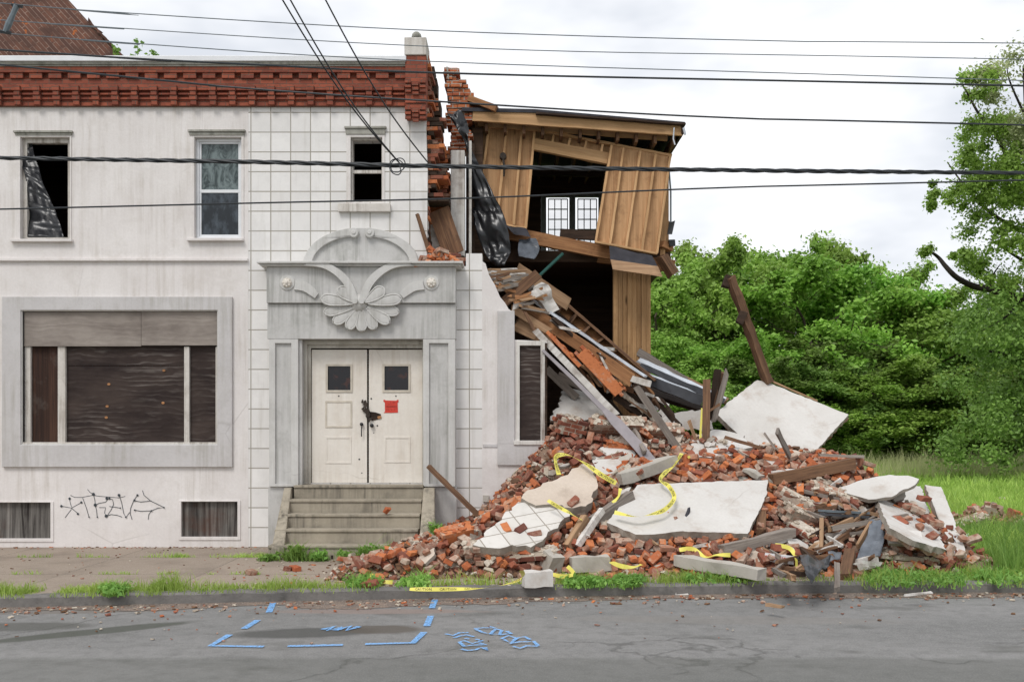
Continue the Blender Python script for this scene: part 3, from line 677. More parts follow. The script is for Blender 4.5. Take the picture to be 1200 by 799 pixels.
# sweeping V ribbons and side arms
def strip2(up, lo, y0, y1): return [(X(a), Z(b)) for a, b in up]+[(X(a), Z(b)) for a, b in reversed(lo)]
def sm(pts, k=5):                                 # Catmull-Rom smoothing of a 2D polyline
    out_ = []
    for i in range(len(pts)-1):
        p0, p1, p2, p3 = pts[max(i-1, 0)], pts[i], pts[i+1], pts[min(i+2, len(pts)-1)]
        for j in range(k):
            t = j/k; out_.append(tuple(.5*((2*p1[q])+(-p0[q]+p2[q])*t+(2*p0[q]-5*p1[q]+4*p2[q]-p3[q])*t*t+(-p0[q]+3*p1[q]-3*p2[q]+p3[q])*t**3) for q in range(len(p1))))
    return out_+[pts[-1]]
mirror = lambda l: [(849.5-a, b) for a, b in l]
for s_ in (0, 1):
    f_ = (lambda l: l) if s_ == 0 else mirror
    up = f_(sm([(370, 311.6), (386, 312.5), (402, 320), (414, 331), (421, 344), (424.3, 356)])); lo = f_(sm([(362, 316.5), (382, 318.5), (397, 326.5), (408, 338), (414, 350), (418, 358)]))
    mb = MB().plate([strip2(up, lo, 0, 0)], -.40+.004*s_, -.29)
    q = P(*f_([(420.8, 357)])[0]); mb.tube([(q.x, -.43, q.z), (q.x, -.29, q.z)], [.045, .05], 12)
    mb.build('sweeping_band', M['portal_light'], portal, bevel=.01)
    up = f_(sm([(352, 332.5), (364, 334.5), (373, 341), (378, 347.5)])); lo = f_(sm([(350, 343), (360, 344.5), (368, 349), (374, 353)]))
    MB().plate([strip2(up, lo, 0, 0)], -.335, -.29).build('side_arm', M['portal_light'], portal, bevel=.01)
    q = P(*f_([(342, 335)])[0]); rz = MB()
    rz.tube([(q.x, -.315, q.z), (q.x, -.29, q.z)], [.115, .12], 18); ro = rz.build('rosette', M['portal_light'], portal, smooth=False, bevel=.006)
    rz = MB(); rz.tube([(q.x, -.365, q.z), (q.x, -.35, q.z), (q.x, -.31, q.z)], [.03, .06, .078], 14); rz.tube([(q.x, -.385, q.z), (q.x, -.35, q.z)], [.018, .03], 10)
    for k in range(8):
        a = k*math.pi/4; rz.tube([(q.x+.055*math.cos(a), -.362, q.z+.055*math.sin(a)), (q.x+.055*math.cos(a), -.32, q.z+.055*math.sin(a))], [.012, .02], 6)
    rz.build('flower', M['door'], ro, smooth=False)
# shell of petals: (base, tip, half width) in pixels
Pet = [((421, 356), (398, 339.5), 7), ((417, 357), (378, 351), 6.5), ((418, 360), (381, 367), 6), ((419, 362), (392, 379), 6.2), ((421.5, 362), (409, 386.5), 6)]
Pet = Pet+[(mirror([a])[0], mirror([b])[0], w_) for a, b, w_ in Pet]+[((424.8, 362), (424.8, 389), 6)]
for qi, (a, b, hw) in enumerate(Pet):
    a = P(*a, -.25); b = P(*b, -.25); ax = (b-a); Ln = ax.length; ax.normalize(); sx = Vector((ax.z, 0, -ax.x)); hwm = hw/75
    n1 = 16; rings = []; mb = MB(); yb = -.325-.003*(qi % 3) if b.z < Z(358) or qi else -.335
    yb -= .05 if b.z > Z(360) else .015
    outl = []
    for i in range(n1+1):
        t = i/n1; w_ = hwm*(math.sin(min(t, 1)**.75*math.pi*.5) if t < .72 else math.sin(.72**.75*math.pi*.5)*math.sqrt(max(0, 1-((t-.72)/.28)**2)))
        outl.append((t, w_))
    left = [a+ax*Ln*t-sx*w_ for t, w_ in outl]; right = [a+ax*Ln*t+sx*w_ for t, w_ in outl]
    mid = [a+ax*Ln*t for t, w_ in outl]; vs = []; C5 = (-1, -.6, 0, .6, 1); dp = (.0, .012, .002, .012, .0)
    for i, (t, w_) in enumerate(outl):
        for u, dd in zip(C5, dp): p = mid[i]+sx*w_*u; vs.append((p.x, yb-dd*.9, p.z))
    k0 = len(vs)
    vs += [(x, -.24, z) for x, y, z in vs]
    fs = []
    for i in range(n1):
        for j in range(4): fs.append((i*5+j, (i+1)*5+j, (i+1)*5+j+1, i*5+j+1))
        fs += [(i*5, k0+i*5, k0+(i+1)*5, (i+1)*5), (i*5+4, (i+1)*5+4, k0+(i+1)*5+4, k0+i*5+4)]
    mb.add(vs, fs)
    rim = left+right[::-1]; mb.tube([(p.x, yb-.002, p.z) for p in rim], .013, 6)
    mb.build('shell_petal', M['portal_light'], portal, smooth=True)
mb = MB(); c = P(424.8, 359); mb.tube([(c.x, -.40, c.z), (c.x, -.35, c.z), (c.x, -.24, c.z)], [.05, .13, .17], 14); mb.build('shell_heart', M['portal_light'], portal, smooth=True)

# ---- door frame and doors (Yd: the plane of the leaves)
mb = MB(); mb.plate([rl(357.2, 399.5, 496.8, 567), rl(364.5, 408, 494.5, 569)[:0] or [(X(364.5), Z(566.8)), (X(495), Z(566.8)), (X(495), Z(408)), (X(364.5), Z(408))]], -.02, .02)
mb.plate([[(X(357.2), Z(566.9)), (X(496.8), Z(566.9)), (X(496.8), Z(399.5)), (X(357.2), Z(399.5))], [(X(361), Z(566.7)), (X(495.8), Z(566.7)), (X(495.8), Z(404)), (X(361), Z(404))]], -.07, -.021)
mb.build('door_frame', M['jamb'], portal, bevel=.004)
def door(x0, x1, gx, panels, hinge_gap):
    hole = rl(gx[0], 428.5, gx[1], 457.5)
    d = MB().plate([rl(x0, 409.5, x1, 565.5), hole], .02, .065).build('door', M['door'], portal, bevel=.003)
    MB().plate([rl(gx[0]-2, 426.5, gx[1]+2, 459.5), rl(gx[0]+.5, 429, gx[1]-.5, 457)], .006, .02).build('glazing_bead', M['dooredge'], d, bevel=.002)
    MB().rb(gx[0], 428.5, gx[1], 457.5, .04, .045, 0).build('pane', M['kglass'], d)
    for (a, b, c_, e) in panels:
        MB().plate([rl(a, b, c_, e), rl(a+2, b+2, c_-2, e-2)], .012, .02).build('panel_moulding', M['dooredge'] if b < 500 else M['door'], d, bevel=.002)
    return d
dl = door(365, 429.8, (383.5, 411), [(381, 469.5, 412.5, 501), (381, 511.5, 411.5, 543)], 0)
dr = door(432, 494.8, (450, 479), [(450, 511.5, 481, 542)], 0)
q = P(424, 497)
mb = MB(); mb.tube([(q.x, -.03, q.z), (q.x, .02, q.z)], [.028, .022], 10); mb.tube([(q.x, -.02, q.z-.03), (q.x, -.045, q.z-.1), (q.x, -.03, q.z-.19)], .009, 6)
mb.build('handle', M['blackiron'], dl, smooth=True)
q = P(436, 498.5); mb = MB(); mb.tube([(q.x, -.035, q.z), (q.x, .0, q.z), (q.x, .02, q.z)], [.03, .03, .02], 12); mb.build('knob', M['blackiron'], dr, smooth=True)
q = P(442, 498.5); mb = MB(); mb.tube([(q.x, .012, q.z), (q.x, .022, q.z)], .013, 8); mb.build('keyhole', M['blackiron'], dr)
rg = random.Random(3); mb = MB()
for i in range(22):
    t = i/21; q = P(426+t*8+rg.uniform(-3, 3), 470+t*24+rg.uniform(-3, 3), -.005-rg.random()*.02); mb.obox(Matrix.Translation(q)@Matrix.Rotation(rg.uniform(0, 3), 4, 'Y'), rg.uniform(.03, .07), .02, rg.uniform(.02, .05), .3, rg)
mb.build('rusty_lock_remains', M['rust'], dl)
mb = MB(); hp = [(433, 482), (440, 483), (446, 485), (447, 490), (442, 491.5), (436, 493), (433, 489)]; mb.plate([[(X(a), Z(b)) for a, b in hp]], .012, .021); mb.build('splintered_hole', M['darkwood'], dr)
mb = MB(); mb.plate([[(X(442), Z(488)), (X(446.5), Z(486.5)), (X(447), Z(490)), (X(443), Z(491))]], .005, .013); mb.build('splinter', M['beam'], dr)
mb = MB()
for a, b, r_ in ((397, 464, .012), (464, 464, .012), (421, 538, .014), (424, 554, .01), (435, 467, .014), (438, 507, .008)): mb.disc(P(a, b, .017), r_, 8)
mb.build('screw_hole', M['blackiron'], dl)
# notice
pts = [(449.5, 468), (452, 469), (464, 469.3), (466.5, 467.8), (467, 470.5), (465.8, 472), (466.2, 483.3), (458, 483.6), (449.5, 483.6), (451, 482), (450.8, 471.5), (449, 470)]
mb = MB().plate([[(X(a), Z(b)) for a, b in pts]], .014, .0165)
nt_ = mb.build('red_notice', M['paper'], origin=P(458, 484, .015), label='red paper notice taped to the right leaf of the cream door', cat='notice')
mb = MB(); rg = random.Random(5)
for row, (y, h) in enumerate(((471.2, .5), (473.6, .3), (475.8, .9), (478.5, .3), (480.4, .3))):
    a = 452.2
    while a < 464.5:
        w_ = rg.uniform(.5, 1.6); mb.rb(a, y, min(a+w_, 465), y+h, .0125, .0138, 0) if row == 2 or rg.random() < .5 else None; a += w_+.35
mb.build('print', M['ink'], nt_)

# ---- steps
mb = MB(); hs = [.99, .79, .595, .40, .20]; fr = [-.36, -.64, -.92, -1.20, -1.47]
steps = empty('front_steps', (X(423), -.7, 0)); steps.parent = B; steps.location = Vector((X(423), -.7, 0))-Vector(B.location)
for i in range(5):
    ex = .05*i
    x0, x1 = X(350)-.00-ex*.55, X(497)+.02
    yb = .019 if i == 0 else fr[i-1]-.001
    m_ = MB(); m_.box(x0, x1, fr[i]+.02, yb, -.02, hs[i]-.045); m_.box(x0, x1, fr[i], yb, hs[i]-.044, hs[i]); m_.build('step', M['step'], steps, bevel=.012)
def wing(xa, xb, xc, xd):                        # sloping cheek wall; top from Y -.25 to Y -1.45
    prof = [(-.2, Z(571, -.25)), (-.38, Z(571, -.25)), (-1.5, .17), (-1.52, 0), (-.2, 0)]; n = len(prof); vs = []
    for s_ in (0, 1):
        for (y, z) in prof:
            t = min(1, max(0, (-y-.3)/1.2)); x = (xa+(xc-xa)*t) if s_ == 0 else (xb+(xd-xb)*t); vs.append((x, y, z))
    fs = [tuple(range(n)), tuple(range(2*n-1, n-1, -1))]+[(i, i+n, (i+1) % n+n, (i+1) % n) for i in range(n)]
    return MB().add(vs, fs)
wing(X(339), X(347), X(318, -1.5), X(333, -1.5)).build('cheek_wall', M['step'], steps, bevel=.015)
wing(X(498.5), X(511), X(489, -1.5)+.02, X(510, -1.5)).build('cheek_wall', M['step'], steps, bevel=.015)

# ---- right window with its own frame (wall end)
wr = MB().plate([rl(605.5, 399.5, 638.5, 519.5), rl(609, 405, 633.5, 516)], -.03, .06).build('window', M['whitewood'], B, bevel=.004)
MB().rb(609, 405, 633.5, 516, .02, .035, 0).build('boarded_pane', M['plydark'], wr)
MB().rb(602, 516, 643, 521, -.06, .05, 0).build('sill', M['whitewood'], wr, bevel=.006)
MB().rb(638.6, 402, 641, 519, -.02, .07, 0).build('edge_strip', M['darkwood'], wr)

# ---- torn edge: toothed brickwork, orange pier, white strip
def rag(fn, y0, y1, z0, z1, seed, m, name, bh=.07, bw=.2, parent=None, dep=None, jx=.03):
    rg = random.Random(seed); mb = MB(); z = z0; k = 0; mixd = isinstance(m, list)
    while z < z1:
        a, b = fn(z); a += rg.uniform(-jx, jx); b += rg.uniform(-.07, .05); x = a-(bw/2 if k % 2 else 0)
        while x < b:
            xa, xb = max(x, a)+.004, min(x+bw, b)-.004
            if xb-xa > .03:
                dd = rg.uniform(-.03, .03)
                if rg.random() < .08: dd += .1
                M_ = Matrix.Translation(((xa+xb)/2, (y0+y1)/2+dd, z+bh/2))@Matrix.Rotation(rg.uniform(-.02, .02), 4, 'Y')@Matrix.Rotation(rg.uniform(-.04, .04), 4, 'Z')
                if mixd: mb.mi = rg.choice(range(len(m)))
                mb.obox(M_, xb-xa, (y1-y0), bh-.012, .02, rg)
            x += bw
        mb.box(a+.02, max(a+.03, b-.03), y0+.03, y1-.03, z, z+bh)
        z += bh; k += 1
    return mb.build(name, m, parent, bevel=.005)
def f1(z):
    py = HY-(z-CH)*FP/15.3; a = 500
    w_ = 4 if py < 95 else 9+3*math.sin(py*.4) if py < 135 else 17+9*math.sin(py*.21+1) if py < 245 else 4
    return (X(a, .3), X(a+w_, .3))
rag(f1, .1, .5, Z(312, .3), Z(74, .3), 1, [M['brick_r'], M['brick_d'], M['brick_r'], M['brick_o'], M['darkwood']], 'torn_brickwork', parent=B)
def f1b(z):
    py = HY-(z-CH)*FP/15.8
    return (X(503, .8), X(512 if py < 150 else 520 if py < 185 else 528, .8))
rag(f1b, .6, 1.1, Z(245, .8), Z(118, .8), 21, [M['brick_o'], M['brick_d'], M['brick_r']], 'torn_brickwork', parent=B)
MB().rb(546, 168, 556, 302, .95, 1.0).build('dark_gap_backing', M['darkwood'], B)  # dark backing board, added to shut out the sky between the white strips
def f4(z): return (X(500.5, .1), X(546, .1))
rag(f4, .03, .33, Z(318, .1), Z(301, .1), 31, [M['brick_r'], M['brick_d'], M['mortar']], 'torn_brickwork', parent=B)
MB().rb(501, 78, 509, 175, .55, .95).rb(503, 92, 512, 110, .6, 1.0).rb(503, 118, 516, 135, .6, 1.0).build('burnt_post', M['darkwood'], B)
MB().rb(528, 176, 544.5, 300, .55, .8).build('plaster_strip', M['whitewood'], B, bevel=.01)
MB().rb(549.5, 165, 552.5, 300, .7, .8).build('white_trim', M['whitewood'], B)
# ------------------------------------------------------------------ torn-open timber house behind and beside it
H = empty('torn_open_house', (2, 4, 0), 'torn open timber framed storey hanging above the brick rubble', 'wrecked house')
def barM(p0, p1, roll=0):
    p0, p1 = Vector(p0), Vector(p1); d = (p1-p0); q = d.to_track_quat('X', 'Z')
    return Matrix.Translation((p0+p1)/2)@q.to_matrix().to_4x4()@Matrix.Rotation(roll, 4, 'X'), d.length
def bar(name, p0, p1, w, h, m, parent=None, roll=0, ends=.0, warp=.004, seed=None, th=None, **kw):
    """timber with its grain along local X; w across (local Y), h high (local Z)"""
    rg = random.Random(seed if seed is not None else hash((round(p0[0], 3), round(p0[2], 3), round(w, 3))) % 99991)
    M_, Ln = barM(p0, p1, roll); n = max(3, int(Ln/.16)); vs = []
    for i in range(n+1):
        x = -Ln/2+Ln*i/n
        for (u, v) in ((-.5, -.5), (.5, -.5), (.5, .5), (-.5, .5)):
            e = rg.uniform(-1, 1)*ends if i in (0, n) else 0
            vs.append((x+e, u*w+rg.uniform(-warp, warp), v*h+rg.uniform(-warp, warp)))
    fs = [(i*4+j, i*4+(j+1) % 4, (i+1)*4+(j+1) % 4, (i+1)*4+j) for i in range(n) for j in range(4)]+[(3, 2, 1, 0), (n*4, n*4+1, n*4+2, n*4+3)]
    me = bpy.data.meshes.new(name); me.from_pydata(vs, [], fs); me.materials.append(m); me.update()
    o = bpy.data.objects.new(name, me); col.objects.link(o)
    if parent is not None:
        wl = Vector((0, 0, 0)); pp = parent; inv = Matrix.Identity(4); ch = []
        while pp is not None: ch.append(pp); pp = pp.parent
        T = Matrix.Identity(4)
        for q in reversed(ch): T = T@q.matrix_basis
        o.parent = parent; M_ = T.inverted()@M_
    o.matrix_basis = M_
    return tag(o, **kw)
YP = 1.6
def PP(a, b, Y=YP): return P(a, b, Y)
# two stud panels and the header between them
def quadplate(c, th, m, name, parent, Y=YP):
    pts = [PP(*p, Y) for p in c]
    return MB().plate([[(p.x, p.z) for p in pts]], Y, Y+th).build(name, m, parent)
lp = quadplate([(557, 143), (628, 152), (617.7, 268), (590, 263), (574, 228), (560, 195), (553, 170)], .02, M['sheath'], 'wall_panel', H)
def stud(a, b, par, w=.04, d=.09, Y=YP, m='pine'): return bar('stud', PP(*a, Y-d/2-.001), PP(*b, Y-d/2-.001), d, w, M[m], par)
for a, b in (((574, 147), (565, 205)), ((594, 149), (584, 245)), ((611.5, 151), (602, 264)), ((626.5, 153), (616, 267))): stud(a, b, lp)
bar('plate', PP(590, 263.5, YP-.047), PP(617, 268, YP-.047), .09, .035, M['pine'], lp)
bar('top_plate', PP(556, 143.5, YP-.049), PP(630, 152, YP-.049), .092, .04, M['pine'], lp)
mb = MB(); q = P(589.5, 183, YP-.12); mb.tube([(q.x, q.y-.03, q.z), (q.x, q.y+.08, q.z)], [.055, .06], 12)
mb.tube([P(589.5, 184, YP-.14), P(591, 197, YP-.15), P(590.5, 207, YP-.12)], [.02, .022, .016], 8); mb.build('junction_box', M['rust'], lp)
hp_ = quadplate([(628, 153), (716, 170), (713.5, 192), (626, 176)], .02, M['sheath'], 'header_panel', H, YP+.03)
bar('header', PP(626, 169.5, YP-.03), PP(712, 186.5, YP-.03), .1, .19, M['beam'] if 0 else M['pine'], hp_)
bar('top_plate', PP(629, 153, YP-.03), PP(787, 183, YP-.03), .1, .04, M['pine'], hp_)
for a in (648, 667, 686, 705): bar('cripple_stud', PP(a+1, 152+(a-628)*.19+3, YP-.03), PP(a-1, 165+(a-628)*.19, YP-.03), .09, .04, M['pine'], hp_)
rp_ = quadplate([(715.5, 169.5), (786, 183.5), (770, 298), (697, 284)], .02, M['sheath'], 'wall_panel', H, YP-.06)
for a, b in (((716.5, 171), (698, 283)), ((730.5, 174), (714.5, 286.5)), ((750, 177.5), (733.5, 290)), ((768, 181), (752, 294)), ((785, 184), (769.5, 297))): stud(a, b, rp_, Y=YP-.06)
bar('plate', PP(697, 283.5, YP-.11), PP(770, 297.5, YP-.11), .09, .035, M['pine'], rp_)
# roof with fascia and joists
rf = MB(); A = [PP(541, 126, 1.15), PP(627, 128, 1.15), PP(803, 143, 1.15)]; b_ = [PP(541, 126, 1.15)+Vector((0, 3.62, .08)), PP(627, 128, 1.15)+Vector((0, 3.62, .08)), PP(803, 143, 1.15)+Vector((0, 3.62, .08))]
vs = A+b_+[v+Vector((0, 0, -.06)) for v in A+b_]
rf.add(vs, [(0, 1, 4, 3), (1, 2, 5, 4), (6, 9, 10, 7), (7, 10, 11, 8), (0, 6, 7, 1), (1, 7, 8, 2), (3, 4, 10, 9), (4, 5, 11, 10), (0, 3, 9, 6), (2, 8, 11, 5)])
roof = rf.build('roof', M['tar'], H)
bar('fascia', PP(554, 135, 1.2), PP(800, 152.5, 1.2), .05, .2, M['pine'], roof)
bar('fascia_ledge', PP(628, 133.5, 1.14), PP(803, 146.5, 1.14), .12, .03, M['darkwood'], roof)
bar('soffit_board', PP(560, 145, 1.5), PP(782, 162, 1.5), .04, .1, M['pine'], roof)
for i in range(11):
    a = PP(570+i*22, 148+i*1.6, 1.3); bar('rafter', a, a+Vector((0, 3.1, .05)), .05, .16, M['plank'], roof)
bar('barge_board', PP(800, 152, 1.16), PP(787, 183, 1.35)+Vector((.05, 2.9, .3)), .04, .14, M['darkwood'], roof)
mb = MB(); mb.tube([PP(790, 150, 1.1), PP(789, 163, 1.1), PP(791, 170, 1.08)], .012, 6).tube([PP(801, 150, 1.1), PP(803, 158, 1.1)], .02, 6); mb.build('hanging_bracket', M['flash'], roof)
# rear room (upper) : dark walls
XR = X(787, 1.9)
def wallbox(name, a, m='interior'): return MB().box(*a).build(name, M[m], H)
za = Z(291, 1.9)
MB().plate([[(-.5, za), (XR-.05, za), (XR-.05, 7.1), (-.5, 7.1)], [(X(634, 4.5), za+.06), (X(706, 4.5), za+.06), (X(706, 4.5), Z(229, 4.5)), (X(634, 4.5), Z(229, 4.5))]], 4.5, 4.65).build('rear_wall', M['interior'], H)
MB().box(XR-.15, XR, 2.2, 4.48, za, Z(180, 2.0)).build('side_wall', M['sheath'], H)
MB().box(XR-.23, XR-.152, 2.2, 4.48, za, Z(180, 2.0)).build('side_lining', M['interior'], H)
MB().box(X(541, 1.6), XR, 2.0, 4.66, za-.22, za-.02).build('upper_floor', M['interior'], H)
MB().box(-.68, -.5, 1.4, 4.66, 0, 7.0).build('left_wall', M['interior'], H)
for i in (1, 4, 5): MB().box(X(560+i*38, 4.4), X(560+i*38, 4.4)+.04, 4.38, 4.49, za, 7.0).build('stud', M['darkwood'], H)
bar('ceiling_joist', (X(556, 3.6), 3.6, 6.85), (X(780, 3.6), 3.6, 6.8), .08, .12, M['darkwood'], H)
# french doors
DY = 4.5
fd = MB().plate([rl(634, 229, 706, 326, DY), rl(640, 232, 667, 320, DY), rl(674, 232, 701, 320, DY)], DY-.07, DY-.01).build('french_door', M['dgrey'], H)
for x0, x1 in ((641.5, 666), (676, 700)):
    x0 += 1; x1 -= 1
    mb = MB()
    for i in range(4): a = x0+(x1-x0)*i/3; mb.box(X(a, DY)-.009, X(a, DY)+.009, DY-.05, DY-.02, Z(318, DY), Z(234, DY))
    for i in range(8): z = Z(234+i*11.8, DY); mb.box(X(x0, DY), X(x1, DY), DY-.049, DY-.021, z-.009, z+.009)
    lf = mb.build('door_leaf', M['dgrey'], fd)
    MB().box(X(x0, DY), X(x1, DY), DY-.037, DY-.033, Z(318, DY), Z(234, DY)).build('pane', M['glass'], lf)
MB().rb(635, 325.5, 705, 328, DY-.08, DY-.02, DY).build('threshold', M['dgrey'], fd)
# broken beams of the floor and what hangs from them
bar('floor_beam', PP(588, 272, 1.75), PP(716, 297, 1.75), .12, .22, M['beam'], H, ends=.02)
bar('floor_beam', PP(700, 301, 2.0), PP(788, 312, 2.0), .14, .2, M['beam'], H, ends=.04)
bar('fallen_board', PP(657, 274, 1.9), PP(702, 276, 1.7), .1, .16, M['darkwood'], H)
bar('joist_end', PP(775, 300, 1.6), PP(789, 322, 1.75), .16, .16, M['plank'], H, ends=.04)
bar('joist_end', PP(774, 286, 1.6), PP(787, 292, 1.75), .14, .12, M['beam'], H, ends=.04)
bar('corner_post', PP(781, 188, 1.7), PP(776, 300, 1.7), .09, .09, M['pine'], H)
mb = MB(); mb.tube([PP(783, 186, 1.6), PP(786, 225, 1.6), PP(786, 262, 1.6), PP(787, 270, 1.6)], .015, 6); mb.build('hanging_cable', M['wiregrey'], H)
mb = MB(); mb.obox(Matrix.Translation(PP(786, 268, 1.6))@Matrix.Rotation(.2, 4, 'Y'), .1, .1, .22, .3); mb.obox(Matrix.Translation(PP(787, 285, 1.6)), .1, .1, .12, .4); mb.build('cable_weight', M['bplastic'], H)

def loft(name, Lp, Rp, nv, amp, m, parent=None, seed=0, th=.006, freq=3, mats2=None, **kw):
    """crumpled sheet between two 3D polylines"""
    Lp = [Vector(p) for p in Lp]; Rp = [Vector(p) for p in Rp]
    def res(pl, n):
        q = [tuple(p) for p in pl]; q = sm(q, 6); q = [Vector(p) for p in q]
        return [q[min(len(q)-1, round(i*(len(q)-1)/n))] for i in range(n+1)]
    n = 40; Lp = res(Lp, n); Rp = res(Rp, n); nrm = (Rp[n//2]-Lp[n//2]).cross(Lp[n]-Lp[0]).normalized(); vs = []
    for i in range(n+1):
        for j in range(nv+1):
            p = Lp[i].lerp(Rp[i], j/nv); q = p*freq+Vector((seed*3.1, seed*1.7, seed))
            d = mnoise.noise(q)*amp+abs(mnoise.noise(q*2.3))*amp*.7+mnoise.noise(q*5.1)*amp*.25
            vs.append(p+nrm*d)
    fs = [(i*(nv+1)+j, (i+1)*(nv+1)+j, (i+1)*(nv+1)+j+1, i*(nv+1)+j+1) for i in range(n) for j in range(nv)]
    o = MB().add(vs, fs).build(name, m, parent, smooth=True, **kw)
    s_ = o.modifiers.new('thickness', 'SOLIDIFY'); s_.thickness = th
    return o
# flap of tar paper and plywood at the foot of the right panel
loft('tar_paper_flap', [PP(714, 288, 1.4), PP(715, 306, 1.25)], [PP(764, 300, 1.4), PP(771, 313, 1.25)], 12, .03, M['tar'], H, 3)
loft('plywood_edge', [PP(715.5, 304, 1.22), PP(718, 314, 1.2)], [PP(771, 312, 1.22), PP(776, 323, 1.2)], 8, .01, M['palewood'], H, 5, th=.02)
loft('torn_paper', [PP(608, 278, 1.5), PP(607, 292, 1.45), PP(608, 300, 1.4)], [PP(628, 279, 1.5), PP(632, 292, 1.45), PP(626, 303, 1.4)], 12, .08, M['gplastic'], H, 6)
loft('tar_paper_flap', [PP(593, 264, 1.5), PP(601, 272, 1.45)], [PP(617, 268, 1.5), PP(622, 277, 1.4)], 12, .06, M['tar'], H, 8)
# lower room: back, board wall on the right, floor slab
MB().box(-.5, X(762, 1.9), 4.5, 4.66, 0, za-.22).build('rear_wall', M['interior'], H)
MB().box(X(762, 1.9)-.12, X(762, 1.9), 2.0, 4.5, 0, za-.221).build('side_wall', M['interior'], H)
bw = MB()
for i in range(8):
    a = 718.5+i*5.5; bw.box(X(a, 1.9), X(a+5.3, 1.9), 1.86+.012*(i % 3), 1.98, 1.2, Z(309+i*.9, 1.9))
bw.build('board_wall', M['tngz'], H, bevel=.004)
bar('hanging_splinter', PP(669, 304, 3.0), PP(667, 317, 3.0), .04, .06, M['palewood'], H)
# orange brick pier at the back left
def f2(z):
    py = HY-(z-CH)*FP/16.4
    l = 527 if py > 150 else 521+(py-88)*.05 if py < 118 else 526; r_ = 552.5
    if py < 118: r_ = 534+(py-86)*.62
    return (X(l, 1.4), X(r_, 1.4))
rag(f2, 1.2, 1.6, Z(180, 1.4), Z(88, 1.4), 4, M['oldbrick'], 'brick_pier', parent=H, jx=.05)
def f3(z):
    py = HY-(z-CH)*FP/15.9
    return (X(509, .9), X(527, .9))
rag(f3, .7, 1.1, Z(185, .9), Z(176, .9), 9, M['oldbrick'], 'brick_pier', parent=H)
bar('splinter', P(525.5, 93, 1.2), P(524, 78, 1.2), .03, .02, M['capgrey'], H, ends=.03)
bar('roof_edge', P(551, 118, 1.3), P(583, 130, 1.2), .3, .1, M['beam'], H)
bar('header_stub', P(541, 128, 1.7), P(560, 134, 1.7), .2, .35, M['plank'], H)

# ------------------------------------------------------------------ black plastic, boards leaning in the gap: things
loft('plastic_sheet', [P(524, 133, .9), P(541, 160, .9), P(547, 178, .9), P(548, 215, .9), P(556, 262, .9), P(567, 296, .8), P(580, 312, .75)],
     [P(541, 129, .95), P(549, 150, .95), P(552, 175, .9), P(576, 222, .8), P(592, 258, .7), P(597.5, 290, .7), P(592, 312, .7)], 18, .16, M['bplastic'], None, 11, freq=3.2,
     label='torn black plastic sheet hanging beside the orange brick pier', cat='plastic sheet')
loft('plastic_sheet', [P(29, 168, .14), P(24, 190, .06), P(30, 205, .06), P(30, 240, .1), P(30, 279, .12)], [P(38, 167, .14), P(42, 185, .08), P(52, 218, .08), P(66, 250, .1), P(75, 279, .12)], 16, .11, M['bplastic'], None, 2, freq=2.6,
     label='black plastic curtain torn inside the glassless leftmost upstairs window', cat='plastic sheet')
bar('leaning_board', P(514, 246, .35), P(532, 298, .3), .04, .34, M['plank'], label='wide brown board wedged in the torn gap above the door cornice', cat='board')
bar('leaning_stick', P(489, 251, -.12), P(503, 296, -.2), .05, .05, M['plank'], label='thin brown stick leaning above the portal cornice bricks', cat='stick')
bar('leaning_board', P(508, 250, .5), P(511, 298, .5), .03, .12, M['whitewood'], label='narrow white board behind the wide brown board in the gap', cat='board')

# ------------------------------------------------------------------ rear house with rusty roof
RH = empty('rusty_roof_house', (-14, 14, 0), 'rear house with steep rusty shingle roof above the white parapet', 'house')
Yr = 9.0
mb = MB(); pts = [(X(-700, Yr), 7.0), (X(158, Yr), 7.0), (X(142, Yr), Z(69, Yr)), (X(77, Yr), Z(0, Yr)), (X(40, Yr), Z(-40, Yr)), (X(-640, Yr), Z(-40, Yr))]
vs = [(x, Yr+(z-7)*.25, z) for x, z in pts]; vs += [(x+(-.3), 15, z) for x, z in pts]; n = 6
mb.add(vs, [tuple(range(n)), tuple(range(2*n-1, n-1, -1))]+[(i, i+n, (i+1) % n+n, (i+1) % n) for i in range(n)])
rroof = mb.build('roof', M['shingle'], RH)
mb = MB(); rg = random.Random(2)
for i in range(34):
    t = i/33; a = 78+t*65; b = t*68; q = P(a, b, Yr); q.y += (q.z-7)*.25
    mb.obox(Matrix.Translation(q)@Matrix.Rotation(rg.uniform(.5, 1.1), 4, 'Y'), rg.uniform(.1, .26), .12, .05, .3, rg)
mb.build('ridge_shingle_edge', M['shingle'], rroof)
MB().box(X(-700, Yr), X(150, Yr), Yr+.15, 15, 0, 7.0).build('wall', M['oldbrick'], RH)
